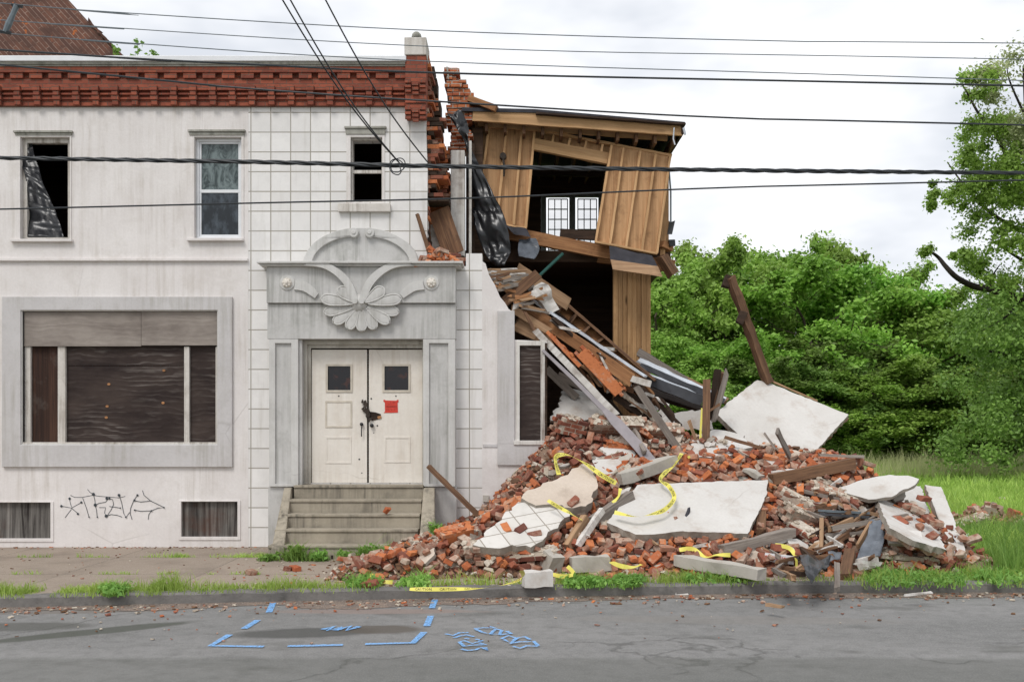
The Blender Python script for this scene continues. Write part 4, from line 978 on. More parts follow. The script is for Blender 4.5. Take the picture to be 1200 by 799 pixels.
# ------------------------------------------------------------------ the rubble heap
def mh(x, y):
    front = .03+(y-kerbY(x)-.80)*.555
    if x < -.5: left = .26*(x+2.2)
    else: left = .442+1.12*(x+.5)
    right = 1.40-(x-5.05)*1.15
    back = 2.05-(y-2.2)*.35
    w_ = .10*mnoise.noise(Vector((x*1.1, y*1.1, 2)))+.06*mnoise.noise(Vector((x*3.1, y*3.1, 7)))
    cap = 1.98-.12*abs(x-2.2)
    if x > 2.2: cap = 1.95-.45*(x-2.2)
    if x > 3: cap = 1.59-(x-3)*.09
    h = min(front, left, right, back, cap)
    h += w_*min(1, max(0, h*2.2))
    g2 = .30*math.exp(-((x-8.4)/1.9)**2-((y-2.6)/.9)**2)*(1+.6*mnoise.noise(Vector((x*2, y*2, 1))))
    return max(h, g2-.03, -.05)
def hit(px, py, up=0.0):
    """the place on the heap (raised by up) that a sight line meets"""
    dx, dz = (px-600)/FP, -(py-HY)/FP
    t = 9.5
    while t < 26:
        x, y, z = dx*t, t-D, CH+dz*t
        if z <= max(mh(x, y), 0)+up: 
            for _ in range(6): 
                t -= .02; 
                if CH+dz*t > max(mh(dx*t, t-D), 0)+up: break
            return Vector((dx*t, t-D, CH+dz*t))
        t += .06
    return None
def nrm_at(x, y):
    e = .12; return Vector((mh(x-e, y)-mh(x+e, y), mh(x, y-e)-mh(x, y+e), 2*e)).normalized()
gx = np.arange(-2.8, 10.6, .09); gy = np.arange(-4.0, 7.2, .09)
vs = []; fs = []; n = len(gy); 
for x in gx:
    for y in gy:
        h = mh(x, y); h += (mnoise.noise(Vector((x*7, y*7, 0)))*.035+mnoise.noise(Vector((x*15, y*15, 3)))*.02) if h > .0 else 0
        vs.append((x, y, h))
def covered(x, y): return x < X(640, 0)+.05 and y > -.02 and not (x > -.45 and y > .36)
for i in range(len(gx)-1):
    for j in range(n-1):
        a = i*n+j; hh = max(vs[a][2], vs[a+n][2], vs[a+1][2], vs[a+n+1][2])
        if hh > -.03 and not covered(vs[a][0], vs[a][1]): fs.append((a, a+n, a+n+1, a+1))
us = sorted({q for f in fs for q in f}); ix = {u: k for k, u in enumerate(us)}
MB().add([vs[u] for u in us], [tuple(ix[q] for q in f) for f in fs]).build('mortar_rubble', M['dust'], smooth=True, origin=(2, 0, 0), kind='stuff',
    label='crushed mortar and brick dust of the rubble heap', cat='rubble')

# ---- slabs
from mathutils.geometry import normal as gnormal
def newell(pts):
    n_ = Vector((0, 0, 0))
    for i in range(len(pts)):
        a, b = pts[i], pts[(i+1) % len(pts)]
        n_ += Vector(((a.y-b.y)*(a.z+b.z), (a.z-b.z)*(a.x+b.x), (a.x-b.x)*(a.y+b.y)))
    return n_.normalized()
def slab(name, pts, th, m, label, cat='slab', rough=.03, edge='slabedge', seed=1, wob=.25, group=None, step=.075):
    pts = [Vector(p) for p in pts]; nr = newell(pts)
    cdir = Vector((0, -D, CH))-pts[0]
    if nr.dot(cdir) < 0: pts.reverse(); nr = newell(pts)
    c = sum(pts, Vector())/len(pts); rg = random.Random(seed)
    pts = [p-nr*((p-c).dot(nr)*(1-wob)) for p in pts]
    u = (pts[1]-pts[0]).normalized(); v = nr.cross(u); ring = []
    n = len(pts)
    for i in range(n):
        a, b = pts[i], pts[(i+1) % n]; k = max(1, int((b-a).length/step))
        for j in range(k):
            p = a.lerp(b, j/k)
            if j: p = p+(u*rg.uniform(-1, 1)+v*rg.uniform(-1, 1))*rough
            ring.append(p)
    m2 = len(ring); l2 = [((p-c).dot(u), (p-c).dot(v)) for p in ring]
    # local frame: x = u, y = v, z = nr
    tri = tessellate_polygon([[Vector((a, b, 0)) for a, b in l2]])
    vs = [(a, b, (ring[i]-c).dot(nr)) for i, (a, b) in enumerate(l2)]
    vs += [(a*(1+rg.uniform(-.02, .02)), b*(1+rg.uniform(-.02, .02)), (ring[i]-c).dot(nr)-th*rg.uniform(.75, 1.15)) for i, (a, b) in enumerate(l2)]
    fs = []; mi = []
    for a, b, d in tri:
        A_, B_, C_ = l2[a], l2[b], l2[d]
        if (B_[0]-A_[0])*(C_[1]-A_[1])-(B_[1]-A_[1])*(C_[0]-A_[0]) < 0: a, b = b, a
        fs.append((a, b, d)); mi.append(0); fs.append((d+m2, b+m2, a+m2)); mi.append(1)
    for i in range(m2): fs.append((i, i+m2, (i+1) % m2+m2, (i+1) % m2)); mi.append(1)
    me = bpy.data.meshes.new(name); me.from_pydata(vs, [], fs); me.materials.append(M[m]); me.materials.append(M[edge])
    me.polygons.foreach_set('material_index', mi); me.update()
    o = bpy.data.objects.new(name, me); col.objects.link(o)
    o.matrix_basis = Matrix.Translation(c)@Matrix((u, v, nr)).transposed().to_4x4()
    if name == 'fallen_slab' and th > .055:           # broken brick and render layer that still clings to the back
        q = [(a*(s_ := rg.uniform(.93, 1.035)), b*s_) for a, b in l2]; vs = [(a, b, -th-.001) for a, b in q]+[(a*.99, b*.99, -th-rg.uniform(.03, .075)) for a, b in q]
        fs = [(i, i+m2, (i+1) % m2+m2, (i+1) % m2) for i in range(m2)]; t3 = tessellate_polygon([[Vector((a, b, 0)) for a, b in q]])
        for a, b, d in t3:
            A_, B_, C_ = q[a], q[b], q[d]
            if (B_[0]-A_[0])*(C_[1]-A_[1])-(B_[1]-A_[1])*(C_[0]-A_[0]) < 0: a, b = b, a
            fs += [(a, b, d), (d+m2, b+m2, a+m2)]
        m3 = bpy.data.meshes.new('backing_layer'); m3.from_pydata(vs, [], fs); m3.materials.append(M['brick_d']); m3.update()
        o3 = bpy.data.objects.new('backing_layer', m3); col.objects.link(o3); o3.parent = o
    return tag(o, label=label, cat=cat, group=group, kind='thing')
def on(a, b, up=.12):
    h = hit(a, b, up); return h if h is not None else P(a, b, .5)
def plane_pts(px, a, b, c, ups):                  # corners on the plane through three sight points
    A_, B_, C_ = on(*a, ups[0]), on(*b, ups[1]), on(*c, ups[2]); n_ = (B_-A_).cross(C_-A_); o_ = Vector((0, -D, CH)); r_ = []
    for (x, y) in px:
        d = Vector(((x-600)/FP, 1, -(y-HY)/FP)); r_.append(o_+d*((A_-o_).dot(n_)/d.dot(n_)))
    return r_
slab('fallen_slab', [P(838, 484, 1.1), P(888, 442, 1.9), P(900, 446, 1.9), P(993, 488, 1.4), P(973, 510, .9), P(952, 533, .35), P(880, 520, .4), P(868, 512, .6)], .09, 'slab', 'large white stucco slab tilted at the top right of the heap below the leaning post', seed=2, rough=.012)
slab('fallen_slab', plane_pts([(747, 568), (754, 567), (900, 562), (898, 580), (876, 625), (800, 622), (760, 626), (745, 626), (711, 612)], (754, 567), (900, 563), (745, 624), (.22, .22, .28)), .1, 'slab', 'broad white stucco slab lying across the middle of the heap', seed=3, rough=.012)
slab('fallen_slab', plane_pts([(554, 638), (575, 618), (607, 588), (640, 589), (668, 600), (655, 615), (630, 636), (622, 641), (600, 638), (580, 642)], (556, 637), (607, 588), (626, 640), (.3, .26, .3)), .09, 'slabtile', 'tiled slab with bricks on it, lowest left of the heap', seed=4)
slab('fallen_slab', plane_pts([(611, 583), (618, 574), (630, 571), (658, 558), (687, 543), (697, 549), (699, 560), (698, 574), (694, 588), (672, 595), (650, 592), (628, 592)], (611, 583), (687, 546), (690, 586), (.3, .3, .34)), .12, 'slabcream', 'cracked cream plaster lump lying over the tiled slab', cat='plaster slab', seed=5, rough=.04)
slab('fallen_slab', [P(632, 555, -.35), P(643, 538, -.3), P(668, 536, -.2), P(672, 548, -.25), P(640, 566, -.4), P(630, 566, -.4)], .07, 'slabtile', 'small tiled wall fragment under the yellow tape by the broken window', cat='wall fragment', seed=6)
slab('fallen_slab', plane_pts([(696, 553), (694, 540), (704, 524), (720, 518), (742, 521), (742, 552), (712, 556)], (696, 552), (716, 518), (740, 552), (.1, .1, .1)), .1, 'slab', 'white plaster block behind the tumbled orange bricks', cat='plaster slab', seed=7, rough=.03)
slab('plaster_sheet', [P(645, 494, .15), P(648, 480, .3), P(656, 476, .4), P(657, 459, .75), P(668, 455, .85), P(690, 462, .8), P(708, 474, .5), P(708, 489, .25), P(690, 491, .2), P(668, 494, .15)], .05, 'slab', 'ragged white plaster sheet hanging below the bent steel strip', cat='plaster sheet', seed=8, rough=.035)
slab('fallen_slab', plane_pts([(781, 486), (822, 480), (836, 484), (836, 503), (806, 504), (795, 498)], (781, 486), (822, 480), (830, 503), (.05, .05, .1)), .03, 'slab', 'buckled white sheet left of the upright brown post', cat='sheet', seed=9)
slab('fallen_slab', plane_pts([(838, 503), (870, 508), (882, 524), (850, 535), (810, 535), (812, 512)], (838, 503), (882, 524), (812, 530), (.1, .1, .1)), .06, 'slab', 'white slab behind the foot of the upright brown post', seed=10)
# right-hand slabs
slab('fallen_slab', plane_pts([(978, 573), (1010, 562), (1043, 556), (1064, 557), (1077, 561), (1074, 566), (1045, 582), (1018, 585), (1000, 580)], (978, 573), (1043, 556), (1018, 585), (.2, .3, .3)), .05, 'slab', 'thin grey stucco sheet on top of the right-hand slabs', seed=11, rough=.02)
slab('fallen_slab', plane_pts([(1028, 586), (1050, 572), (1079, 569), (1084, 585), (1092, 610), (1109, 644), (1070, 633), (1042, 618), (1034, 600)], (1028, 586), (1079, 569), (1105, 640), (.22, .26, .3)), .08, 'slab', 'pale slab strewn with bricks beside the leaning strip', seed=12, rough=.02)
slab('fallen_slab', [P(a, b, -.95-(b-567)/83*1.75) for a, b in ((1084, 567), (1103, 570), (1108, 582), (1133, 650), (1118, 649), (1104, 620))], .06, 'slab', 'narrow strip of stucco wall leaning at the right end of the heap', seed=13, rough=.01)
slab('fallen_slab', plane_pts([(1040, 620), (1079, 622), (1082, 638), (1060, 638), (1042, 636)], (1040, 620), (1079, 622), (1082, 637), (.42, .42, .36)), .05, 'slab', 'small rectangular slab at the foot of the right-hand slabs', seed=14, rough=.01)
# stone lintels and blocks
def block(px0, px1, dpt, hgt, m, label, up=.1, cat='concrete block', name='stone_block', seed=1, mats=None):
    a, b = on(*px0, up), on(*px1, up)
    return bar(name, a, b, dpt, hgt, M[m], warp=.012, ends=.02, seed=seed, label=label, cat=cat)
block((725, 561), (789, 540), .24, .17, 'concrete', 'pale concrete lintel under the lower end of the bent steel strip', .2, 'lintel', 'concrete_lintel')
block((795, 656), (893, 673), .16, .14, 'concrete', 'long pale stone sill along the front edge of the heap', .14, 'stone sill', 'stone_sill')
block((670, 661), (714, 659), .2, .18, 'concrete', 'square grey stone block at the front of the heap', .16, 'stone block', seed=3)
block((614, 678), (646, 677), .18, .17, 'slab', 'white painted block lying in the weeds by the kerb', .10, 'block', seed=4)
block((641, 652), (652, 662), .2, .22, 'concrete', 'broken grey stone beside the square block', .14, 'stone', seed=5)
block((908, 556), (938, 553), .2, .1, 'whiteblock', 'white stone chunk just below the large tilted slab', .16, 'stone', seed=6)
block((875, 550), (893, 560), .18, .06, 'concrete', 'flat pale stone above the broad middle slab', .2, 'stone', seed=7)
mb = MB(); q = rp(798, 697); 
mb.add([q+Vector(v) for v in ((-.08, -.05, 0), (.09, -.05, 0), (.08, .08, 0), (-.07, .07, 0), (-.03, -.02, .13), (.04, .01, .09), (.03, .05, .1))], [(3, 2, 1, 0), (0, 1, 5, 4), (1, 2, 6, 5), (2, 3, 4, 6), (3, 0, 4), (4, 5, 6)])
mb.build('stone_chip', M['whiteblock'], label='white stone chip standing in the road gutter', cat='stone')
# ---- brickwork chunks
def chunk(p, yaw, tx, ty, sx, sy, sz, m, label, group=None, seed=1, cat='brickwork', topm='mortar'):
    """sx by sy by sz bricks still held by mortar; bricks are the pattern of the piece"""
    rg = random.Random(seed); Mx = Matrix.Translation(p)@Matrix.Rotation(yaw, 4, 'Z')@Matrix.Rotation(tx, 4, 'X')@Matrix.Rotation(ty, 4, 'Y'); mb = MB()
    L_, W_, H_ = .205, .102, .067
    for k in range(sz):
        for j in range(sy):
            for i in range(sx):
                if rg.random() < .12 and k == sz-1: continue
                o_ = (L_/2 if (k+j) % 2 else 0); mb.obox(Mx@Matrix.Translation(((i-sx/2+.5)*L_+o_-L_/4, (j-sy/2+.5)*W_, (k+.5)*H_))@Matrix.Rotation(rg.uniform(-.02, .02), 4, 'Z'), L_-.012, W_-.012, H_-.011, .03, rg)
    if topm == 'mortar' and m == 'brick_o': topm = 'brick_o'
    mb.mi = 1; mb.obox(Mx@Matrix.Translation((0, 0, sz*H_/2)), sx*L_*.93, sy*W_*.93, sz*H_*.93, .05, rg)
    for _ in range(sx*sy*3):
        mb.obox(Mx@Matrix.Translation((rg.uniform(-.5, .5)*sx*L_, rg.uniform(-.5, .5)*sy*W_, sz*H_))@Matrix.Rotation(rg.uniform(0, 3), 4, 'Z'), rg.uniform(.03, .09), rg.uniform(.03, .08), rg.uniform(.01, .04), .4, rg)
    return mb.build(name='brickwork_chunk', mats=[M[m], M[topm]], label=label, cat=cat, group=group, bevel=.004)
q = on(516, 671, .0); chunk(Vector((q.x, q.y+.25, .0)), .02, 0, 0, 4, 4, 2, 'brick_r', 'long mortared run of brickwork lying flat nearest the steps', seed=2)
q = on(625, 652, .1); chunk(q, -.2, .3, -.1, 3, 3, 1, 'brick_r', 'flat red brickwork chunk below the tiled slab', seed=3)
q = on(930, 612, .05); chunk(q, .5, .45, .3, 3, 3, 3, 'brick_d', 'pinkish brickwork chunk right of the broad middle slab', seed=4)
q = on(935, 592, .1); chunk(q, -.4, .3, .5, 3, 2, 2, 'brick_d', 'mortared brickwork chunk under the brown beam', seed=5)
q = on(975, 583, .1); chunk(q, -.5, .5, .35, 3, 2, 2, 'brick_d', 'brickwork chunk beside the thin grey stucco sheet', seed=6)
q = on(720, 508, .0); chunk(q, .1, .9, .05, 4, 2, 5, 'brick_d', 'whitewashed brickwork section standing under the bent steel strip', seed=7)
q = on(765, 512, .0); chunk(q, -.1, .8, .12, 4, 2, 4, 'brick_d', 'stepped whitewashed brickwork right of the bent steel strip', seed=8)
q = on(664, 508, .1); chunk(q, .4, .3, .2, 2, 3, 4, 'brick_r', 'dark red brick stack against the broken window', seed=9)
q = on(1136, 618, .05); chunk(q, .3, .5, -.3, 3, 2, 3, 'brick_d', 'brickwork chunk in the weeds right of the leaning strip', seed=10)
q = on(1158, 612, .05); chunk(q, 1.3, .1, 1.2, 3, 2, 2, 'brick_d', 'upended brickwork chunk among the weeds at the right', seed=11)
q = on(1178, 590, .05); chunk(q, .3, .1, .1, 2, 2, 2, 'brick_d', 'small brickwork lump at the far right edge', seed=12)
q = on(1062, 654, .02); chunk(q, .0, .15, .1, 4, 3, 1, 'brick_r', 'flat red brickwork below the right-hand slabs', seed=13)
q = on(1098, 655, .02); chunk(q, .3, .1, -.1, 2, 2, 1, 'brick_r', 'small flat brickwork piece near the right weeds', seed=14)

# ---- timbers and metal: (name, category, label, a, b, up or Y, w, h, material)
def T(name, cat, label, a, b, ua, ub, w, h, m, roll=0, ends=.02, absY=False, warp=.004, group=None):
    pa = P(*a, ua) if absY else on(*a, ua); pb = P(*b, ub) if absY else on(*b, ub)
    return bar(name, pa, pb, w, h, M[m], roll=roll, ends=ends, warp=warp, label=label, cat=cat, group=group)
A_ = True
T('roof_beam', 'beam', 'thick orange-brown beam sloping down from the wall top', (614, 359), (742, 446), .7, .1, .16, .2, 'beam', absY=A_, ends=.03)
T('metal_flashing', 'flashing', 'pale metal strip lying along the orange-brown beam', (623, 351), (756, 441), .72, .1, .16, .035, 'flash', absY=A_, warp=.005)
T('pipe', 'pipe', 'green metal pipe poking up from the broken boards', (629, 326), (660, 297), .5, .3, .04, .04, 'green', absY=A_, ends=0, warp=.001)
T('broken_board', 'board', 'rust-brown board propped diagonally below the green pipe', (590, 355), (632, 320), .35, .3, .06, .16, 'plank', absY=A_, ends=.05)
T('broken_board', 'board', 'salmon coloured splintered board right of the green pipe', (606, 315), (667, 357), 1.1, .9, .05, .2, 'palewood', absY=A_, ends=.08)
T('broken_board', 'board', 'pinkish board sloping under the orange-brown beam top', (601, 362), (643, 388), .4, .3, .05, .12, 'palewood', absY=A_, ends=.06)
T('broken_board', 'board', 'short pink board behind the broken window top', (605, 380), (632, 392), .5, .4, .05, .22, 'palewood', absY=A_, ends=.04)
T('plaster_strip', 'plaster', 'white plaster strip under the diagonal rust-brown board', (601, 358), (632, 341), .3, .32, .05, .13, 'whitewood', absY=A_, ends=.06, warp=.02)
T('plaster_strip', 'plaster', 'white plaster lump at the head of the orange-brown beam', (632, 336), (646, 362), .55, .6, .08, .24, 'whitewood', absY=A_, ends=.07, warp=.03)
slab('lath_bundle', [P(566, 312, .6), P(598, 318, .6), P(626, 334, .5), P(620, 340, .45), P(566, 336, .5)], .16, 'greyplank', 'heap of broken laths under the hanging black plastic', cat='laths', rough=.05, edge='greyplank')
for i in range(14):
    a = rnd.uniform(566, 590); b = rnd.uniform(312, 334); T('lath', 'lath', 'short broken lath on the heap under the black plastic', (a, b), (a+rnd.uniform(14, 34), b+rnd.uniform(-3, 9)), .4, .42, .03, .025, rnd.choice(['greyplank', 'palewood', 'whitewood']), absY=A_, group='laths under the black plastic')
# brick-topped lintel
T('painted_lintel', 'lintel', 'long chipped white lintel sloping from the window top', (628, 388), (722, 486), .1, .0, .12, .1, 'whitewood', absY=A_, ends=.03, warp=.004)
for i, (a, b, s_) in enumerate(((652, 404, 2), (668, 421, 2), (690, 433, 3), (706, 450, 3))):
    p = P(a, b, .16); chunk(p, 0, 0, R(46), s_, 1, 1+(i > 1)+(i > 1), 'brick_o', ('pair of bricks mortared high on the sloping lintel', 'two bricks mortared halfway down the sloping lintel', 'stepped orange brickwork on the sloping lintel', 'orange brickwork at the foot of the sloping lintel')[i], seed=20+i)
# bent steel strip (an angle iron): one folded ribbon
pts = [P(636, 410, -.06), P(672, 444, -.12), P(708, 480, -.2), P(722, 494, -.3), P(748, 522, -.6), P(776, 556, -.9)]
mb = MB(); mb.ribbon(pts, [.05, .07, .09, .2, .2, .19], (.35, -.85, .35), th=.012); mb.build('steel_strip', M['steel'], label='bent grey steel strip running from the window to the concrete lintel', cat='steel strip', kind='thing')
# joist panel with four pockets
JP = empty('joist_panel', P(712, 400, .9), 'dark joist panel with four square pockets behind the orange-brown beam', 'joist panel')
bar('rail', P(656, 349, 1.3), P(768, 446, .9), .2, .04, M['plank'], JP)
bar('rail', P(650, 364, 1.25), P(745, 443, .85), .2, .04, M['darkwood'], JP)
for i in range(5):
    t = i*.148; a = P(658+112*t, 353+95*t, 1.28-.3*t); b = P(652+100*t, 367+80*t, 1.25-.3*t); bar('blocking', a, b, .2, .035, M['plank'], JP)
mb = MB(); mb.add([P(655, 352, 1.42), P(768, 449, 1.02), P(745, 446, 1.0), P(650, 366, 1.38)], [(0, 1, 2, 3)]); bb = mb.build('backing_board', M['beam'], JP); bb.modifiers.new('t', 'SOLIDIFY').thickness = .02  # lighter wood colour stands in for the light on the pocket backs
# sloping roof sheets
T('roof_board', 'board', 'weathered board on top of the sloping roof sheets', (748, 412), (803, 446), 1.9, 1.7, .06, .14, 'greyplank', absY=A_)
T('roof_board', 'board', 'orange board at the lower end of the roof sheets', (802, 444), (852, 470), 1.7, 1.5, .05, .12, 'palewood', absY=A_)
T('roof_sheet', 'metal sheet', 'upper pale metal roof sheet above the black gutter', (748, 421), (850, 468), 1.6, 1.3, .3, .03, 'flash', absY=A_, roll=.25, warp=.012)
T('roof_seam', 'metal strip', 'dark metal strip between the two pale roof sheets', (750, 428), (848, 470), 1.45, 1.2, .1, .09, 'gutter', absY=A_, warp=.01)
T('roof_sheet', 'metal sheet', 'lower pale metal roof sheet above the black gutter', (752, 436), (826, 466), 1.3, 1.1, .16, .04, 'flash', absY=A_, roll=.2, warp=.012)
T('gutter', 'gutter', 'black gutter under the pale roof sheets', (758, 445), (824, 470), 1.1, .9, .2, .17, 'gutter', absY=A_, warp=.01)
T('white_board', 'board', 'short white board end capping the orange-brown beam', (741, 444), (762, 450), .1, .05, .2, .1, 'whitewood', absY=A_)
T('roof_deck', 'roof deck', 'dark underside of the collapsed roof above the hollow', (745, 446), (830, 474), 2.2, 1.9, 1.4, .06, 'darkwood', absY=A_, roll=.25)
T('plank', 'plank', 'grey-brown plank slanting down from the beam end', (746, 453), (799, 532), .05, -.25, .06, .1, 'greyplank', absY=A_)
T('plank', 'plank', 'chipped white plank beside the slanting grey-brown plank', (772, 482), (808, 526), .3, .1, .06, .08, 'whitewood', absY=A_)
T('plank', 'plank', 'dark plank in the hollow behind the slanting grey-brown plank', (752, 455), (796, 500), .6, .5, .08, .12, 'darkwood', absY=A_)
LB = T('charred_lathwork', 'lathwork', 'charred lath and plaster panel under the orange-brown beam', (724, 459), (770, 494), .35, .3, .1, .26, 'darkwood', absY=A_, warp=.02)
for i in range(9):
    t = i/8; mb = MB(); q = P(726+t*42, 458+t*34, .26); mb.obox(Matrix.Translation(q)@Matrix.Rotation(.7+.2*(i % 2), 4, 'Y'), .13, .04, .07, .3); o = mb.build('plaster_key', M['mortar']); o.parent = LB; o.matrix_parent_inverse = LB.matrix_basis.inverted()
T('plank', 'plank', 'curved brown plank above the charred lath panel', (710, 448), (742, 458), .3, .25, .05, .08, 'plank', absY=A_)
for i, (a, b, c_, d, lab) in enumerate(((712, 470, 735, 500, 'splintered dark board beneath the sloping lintel'), (740, 480, 768, 500, 'short dark rafter stub below the lath panel'), (655, 440, 700, 462, 'grey rafter behind the broken window boards'), (640, 432, 676, 466, 'pale rafter inside the hollow by the window'))):
    T('broken_rafter', 'rafter', lab, (a, b), (c_, d), .7, .6, .08, .12, ('darkwood', 'plank', 'greyplank', 'greyplank')[i], absY=A_)
# uprights
T('upright_post', 'post', 'upright brown post standing in the heap beside the yellow tape', (828.5, 445), (827, 534), .15, -.15, .11, .11, 'plank', absY=A_)
T('upright_board', 'board', 'dark splintered board right behind the upright post', (841, 432), (834, 490), .35, .3, .04, .12, 'darkwood', absY=A_, ends=.06)
T('upright_board', 'board', 'grey splintered board leaning right of the upright post', (852, 435), (837, 492), .32, .25, .04, .08, 'greyplank', absY=A_, ends=.06)
T('upright_board', 'board', 'thin brown board between post and grey board', (846, 437), (836, 480), .4, .3, .04, .06, 'plank', absY=A_, ends=.06)
T('stick', 'stick', 'short stick nailed across the upright post', (843, 474), (827, 484), .0, .0, .03, .04, 'plank', absY=A_)
T('stick', 'stick', 'thin orange stick leaning left of the upright post', (807, 492), (821, 530), .1, -.05, .04, .04, 'palewood', absY=A_)
lpst = T('leaning_post', 'post', 'tall weathered post leaning above the large tilted slab', (856, 325), (900, 448), 1.6, 1.9, .13, .13, 'plank', absY=A_, warp=.012)
for (a, b) in ((852, 330), (869, 372)):
    mb = MB(); mb.obox(Matrix.Translation(P(a, b, 1.65))@Matrix.Rotation(.35, 4, 'Y'), .13, .1, .22, .15); o = mb.build('bracket', M['darkwood'], bevel=.01); o.parent = lpst; o.matrix_parent_inverse = lpst.matrix_basis.inverted()
T('plank', 'plank', 'thin board edging the top of the large tilted slab', (905, 447), (958, 470), 1.95, 1.75, .12, .03, 'palewood', absY=A_)
# lower timbers
T('beam', 'beam', 'dark red-brown beam lying right of the broad middle slab', (904, 562), (1000, 543), .2, .3, .14, .16, 'plank')
T('burnt_beam', 'beam', 'charred beam with pale underside below the broad middle slab', (845, 644), (928, 624), .2, .2, .14, .12, 'greyplank', warp=.012)
T('white_trim_board', 'board', 'pale trim board fixed under the charred beam', (846, 650), (928, 630), .15, .15, .04, .07, 'whitewood')
T('post_stub', 'post', 'short dark red post between middle slab and brick pile', (893, 600), (892, 624), .12, .12, .12, .1, 'plank')
T('plank', 'plank', 'grey plank crossing the debris below the dark red-brown beam', (942, 575), (996, 588), .14, .14, .1, .05, 'greyplank')
T('plank', 'plank', 'pale plank next to the brick lump right of centre', (975, 587), (1012, 603), .16, .12, .1, .05, 'palewood')
T('conduit', 'conduit', 'upper grey metal conduit lying in the right-hand debris', (958, 598), (1018, 601), .2, .2, .03, .03, 'wiregrey')
T('conduit', 'conduit', 'lower grey metal conduit lying in the right-hand debris', (960, 602), (1018, 606), .2, .2, .03, .03, 'gutter')
T('plank', 'plank', 'orange stick standing upright in the right-hand debris', (963, 609), (962, 646), .2, .12, .05, .08, 'palewood')
T('plank', 'plank', 'orange board slanting up toward the grey conduits', (972, 620), (999, 609), .22, .22, .04, .07, 'palewood')
T('plank', 'plank', 'long grey stick reaching over the folded grey plastic', (975, 619), (1064, 604), .28, .32, .05, .06, 'greyplank')
T('plank', 'plank', 'orange stick leaning against the folded grey plastic', (1021, 613), (1005, 640), .3, .14, .04, .06, 'palewood')
T('plank', 'plank', 'dark diagonal board crossing behind the upright orange stick', (967, 613), (988, 642), .14, .1, .05, .08, 'plank')
T('plank', 'plank', 'brown board crossing the dark diagonal one', (999, 622), (968, 642), .16, .1, .05, .07, 'plank')
T('plank', 'plank', 'thin pale lath high in the right-hand debris', (938, 560), (982, 580), .2, .2, .03, .03, 'palewood')
T('plank', 'plank', 'grey-brown flat board under the orange boards', (968, 627), (1012, 623), .14, .14, .1, .04, 'greyplank')
T('plank', 'plank', 'pale short board near the folded grey plastic', (975, 607), (1030, 595), .12, .12, .08, .04, 'greyplank')
T('log', 'log', 'thick round-edged brown timber standing behind the grass', (996, 648), (990, 678), .25, .02, .13, .13, 'plank', warp=.01)
T('stake', 'stake', 'pale grey stake standing in the grass by the black plastic', (981, 658), (981, 690), .3, .02, .06, .05, 'greyplank', ends=.03)
T('plank', 'plank', 'brown board lying left of the black plastic', (914, 664), (944, 670), .1, .08, .08, .05, 'plank')
T('plank', 'plank', 'pale splintered board end right of the brown timber', (1006, 662), (1030, 655), .12, .12, .05, .16, 'whitewood', ends=.05)
T('plank', 'plank', 'thin stick under the small rectangular slab', (1051, 640), (1068, 660), .16, .03, .04, .05, 'palewood')
T('plank', 'plank', 'white stake poking from under the tiled slab', (706, 597), (676, 640), .42, .12, .06, .08, 'whitewood')
T('plank', 'plank', 'black timber under the cream plaster lump', (740, 580), (694, 612), .3, .2, .12, .14, 'greyplank')
T('plank', 'plank', 'orange timber beside the white stake', (686, 606), (664, 642), .3, .1, .08, .1, 'palewood')
T('plank', 'plank', 'small dark stick standing on the broad middle slab', (808, 595), (802, 611), .3, .2, .03, .04, 'tar')
T('plank', 'plank', 'bent grey strip poking up below the large tilted slab', (911, 505), (926, 535), .75, .2, .03, .09, 'greyplank', warp=.01)
T('plank', 'plank', 'thin grey stick leaning on the large tilted slab', (896, 508), (909, 526), .5, .3, .03, .03, 'greyplank')
T('plank', 'plank', 'mortar-caked slat crossing the whitewashed brickwork', (741, 500), (755, 530), .2, .2, .05, .08, 'greyplank', warp=.015)
T('plank', 'plank', 'board lying behind the top bricks of the heap', (960, 533), (1012, 535), .3, .3, .1, .04, 'greyplank')
T('plank', 'plank', 'dark stick near the top right bricks', (850, 512), (892, 525), .25, .25, .05, .05, 'plank')
T('leaning_pole', 'pole', 'brown metal pole leaning against the portal right of the steps', (502, 546), (566, 609), -.42, -.75, .075, .06, 'plank', absY=A_, ends=0)
T('wood_chip', 'wood scrap', 'small splinter of yellow wood lying on the road', (899, 708), (917, 711), .0, .0, .05, .03, 'palewood', absY=False)
T('pipe', 'pipe', 'rusty pipe lying on the pavement in front of the steps', (334, 649.5), (391, 652.5), .03, .03, .05, .05, 'rust', ends=0)
T('stick', 'stick', 'long white stick lying in the gutter weeds', (1060, 697), (1092, 694), .0, .02, .03, .02, 'whitewood')
# wood scrap in the debris, many
rg = random.Random(44)
for i in range(80):
    a, b = rg.choice([(rg.uniform(940, 1025), rg.uniform(575, 660)), (rg.uniform(940, 1010), rg.uniform(550, 620)), (rg.uniform(620, 900), rg.uniform(560, 660)), (rg.uniform(900, 960), rg.uniform(640, 672))])
    ang = rg.uniform(-.9, .9); l_ = rg.uniform(8, 30)
    T('scrap_stick', 'wood scrap', 'short broken stick of wood scattered in the rubble', (a, b), (a+l_*math.cos(ang), b+l_*math.sin(ang)*.8), rg.uniform(.1, .2), rg.uniform(.1, .25), rg.uniform(.02, .05), rg.uniform(.02, .06), rg.choice(['palewood', 'greyplank', 'plank', 'plank', 'darkwood', 'whitewood']), group='scrap sticks in the rubble', ends=.05)

